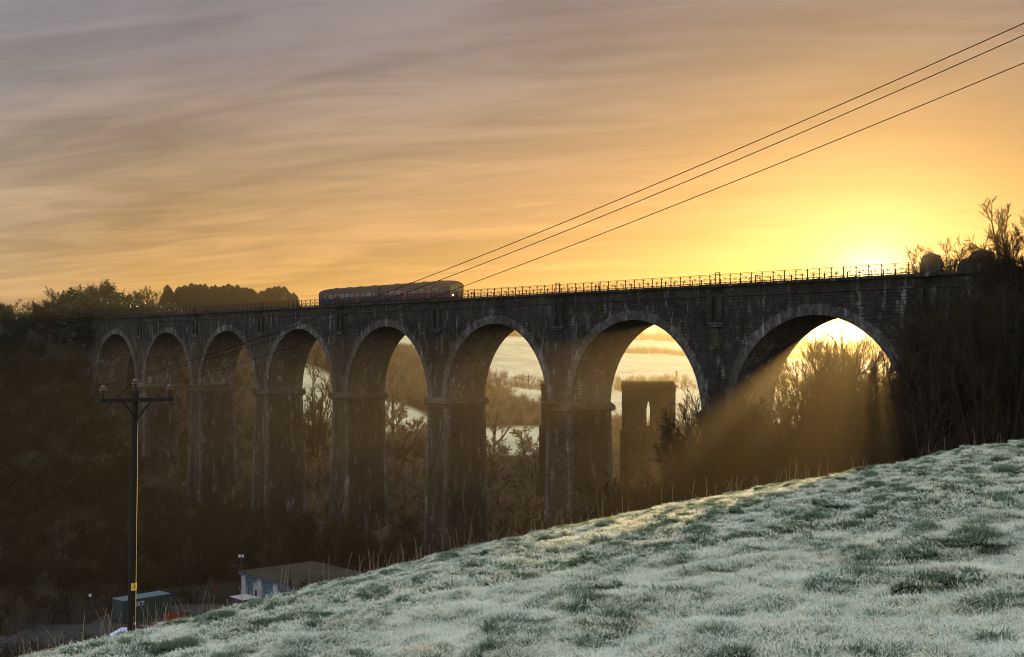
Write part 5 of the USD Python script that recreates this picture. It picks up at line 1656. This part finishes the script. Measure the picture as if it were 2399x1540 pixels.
near = [(*blades(130, .14, .060, .0030, .9, 500 + i), FROST[i % 3]) for i in range(6)]
mid = [(*blades(110, .19, .065, .0052, .9, 520 + i), FROST[i % 3]) for i in range(6)]
X, Y = field_points(17500, 4.2, 14.5)
grass_instancer('grass', near, np.stack([X, Y, seat(X, Y)], 1), prng.uniform(0, 6.28, len(X)), prng.uniform(.75, 1.35, (len(X), 1)) * np.ones(3), kind='stuff', label='short frosted pasture grass on the near part of the field', cat='grass')
X, Y = field_points(42000, 14.0, 50)
grass_instancer('pasture_grass', mid, np.stack([X, Y, seat(X, Y)], 1), prng.uniform(0, 6.28, len(X)), prng.uniform(.8, 1.4, (len(X), 1)) * np.ones(3), kind='stuff', label='short frosted pasture grass on the far part of the field', cat='grass')
# greener tussocks where the ground humps
tus = [(*blades(130, .085, .085, .0036, .95, 540 + i, 0.8), GREEN) for i in range(4)]
X, Y = field_points(150000, 4.2, 48)
tz = tussocks(X, Y)
p = np.stack([X * 1.35, Y * 1.9, np.zeros_like(X)], -1)
lump = meshkit.fbm(p * 1.1, 3, 31)
fine = meshkit.fbm(np.stack([X * 5.0, Y * 8.0, 0 * X], -1), 2, 15)
score = 0.34 * lump + 0.66 * fine + prng.normal(0, .025, len(X))
k = score > np.percentile(score, 66)
X, Y = X[k], Y[k]
grass_instancer('tussock_grass', tus, np.stack([X, Y, seat(X, Y) - .01], 1), prng.uniform(0, 6.28, len(X)), (.55 + 1.0 * np.clip((score[k] - np.percentile(score, 66)) / .16, 0, 1) * prng.uniform(.6, 1, len(X)))[:, None] * np.ones(3), kind='stuff', label='darker longer grass in tussocks scattered over the frosted field', cat='grass')

# thin dead stalks along the brow
stalks = []
for i in range(1100):
    t = prng.uniform(-0.40, 0.40)
    Y = float(brow(t)) * prng.uniform(0.93, 1.10)
    if prng.random() > np.interp(t, [-.4, -.1, .25, .4], [.8, .7, .6, .3]):
        continue
    X = t * Y
    z = float(land(X, Y)) - .02
    L = float(np.interp(prng.random(), [0, .7, 1], [.16, .42, 1.1])) * (.75 if t < -.2 else .85)
    a, ln = prng.uniform(0, 6.283), abs(prng.normal(0, .22))
    u = np.linspace(0, 1, 5)
    P = np.stack([X + math.cos(a) * L * ln * u ** 1.8, Y + math.sin(a) * L * ln * u ** 1.8, z + L * u * (1 - .12 * ln * u)], 1)
    stalks.append(tube(P, np.interp(u, [0, .8, .86, 1], [.0055, .004, .012, .004]), 3))
obj('dead_stalks', stalks, STRAW, None, kind='stuff', label='thin dead grass stalks standing along the brow of the field', cat='stalks')

# ------------------------------------------------------------------ haze over the valley
n = {'v': ('principled_volume', {'color': (1.0, 0.93, 0.76), 'density': HAZE_DENSITY, 'anisotropy': HAZE_G})}
hz = usdkit.mesh(stage, '/World/haze', box(-3200, 3200, -900, 3200, -42, 30.5), mat('haze', n, [], surface=None, volume='v.volume')).GetPrim()
tag(hz, 'thin golden morning mist lying in the valley behind the arches', 'mist', kind='stuff')
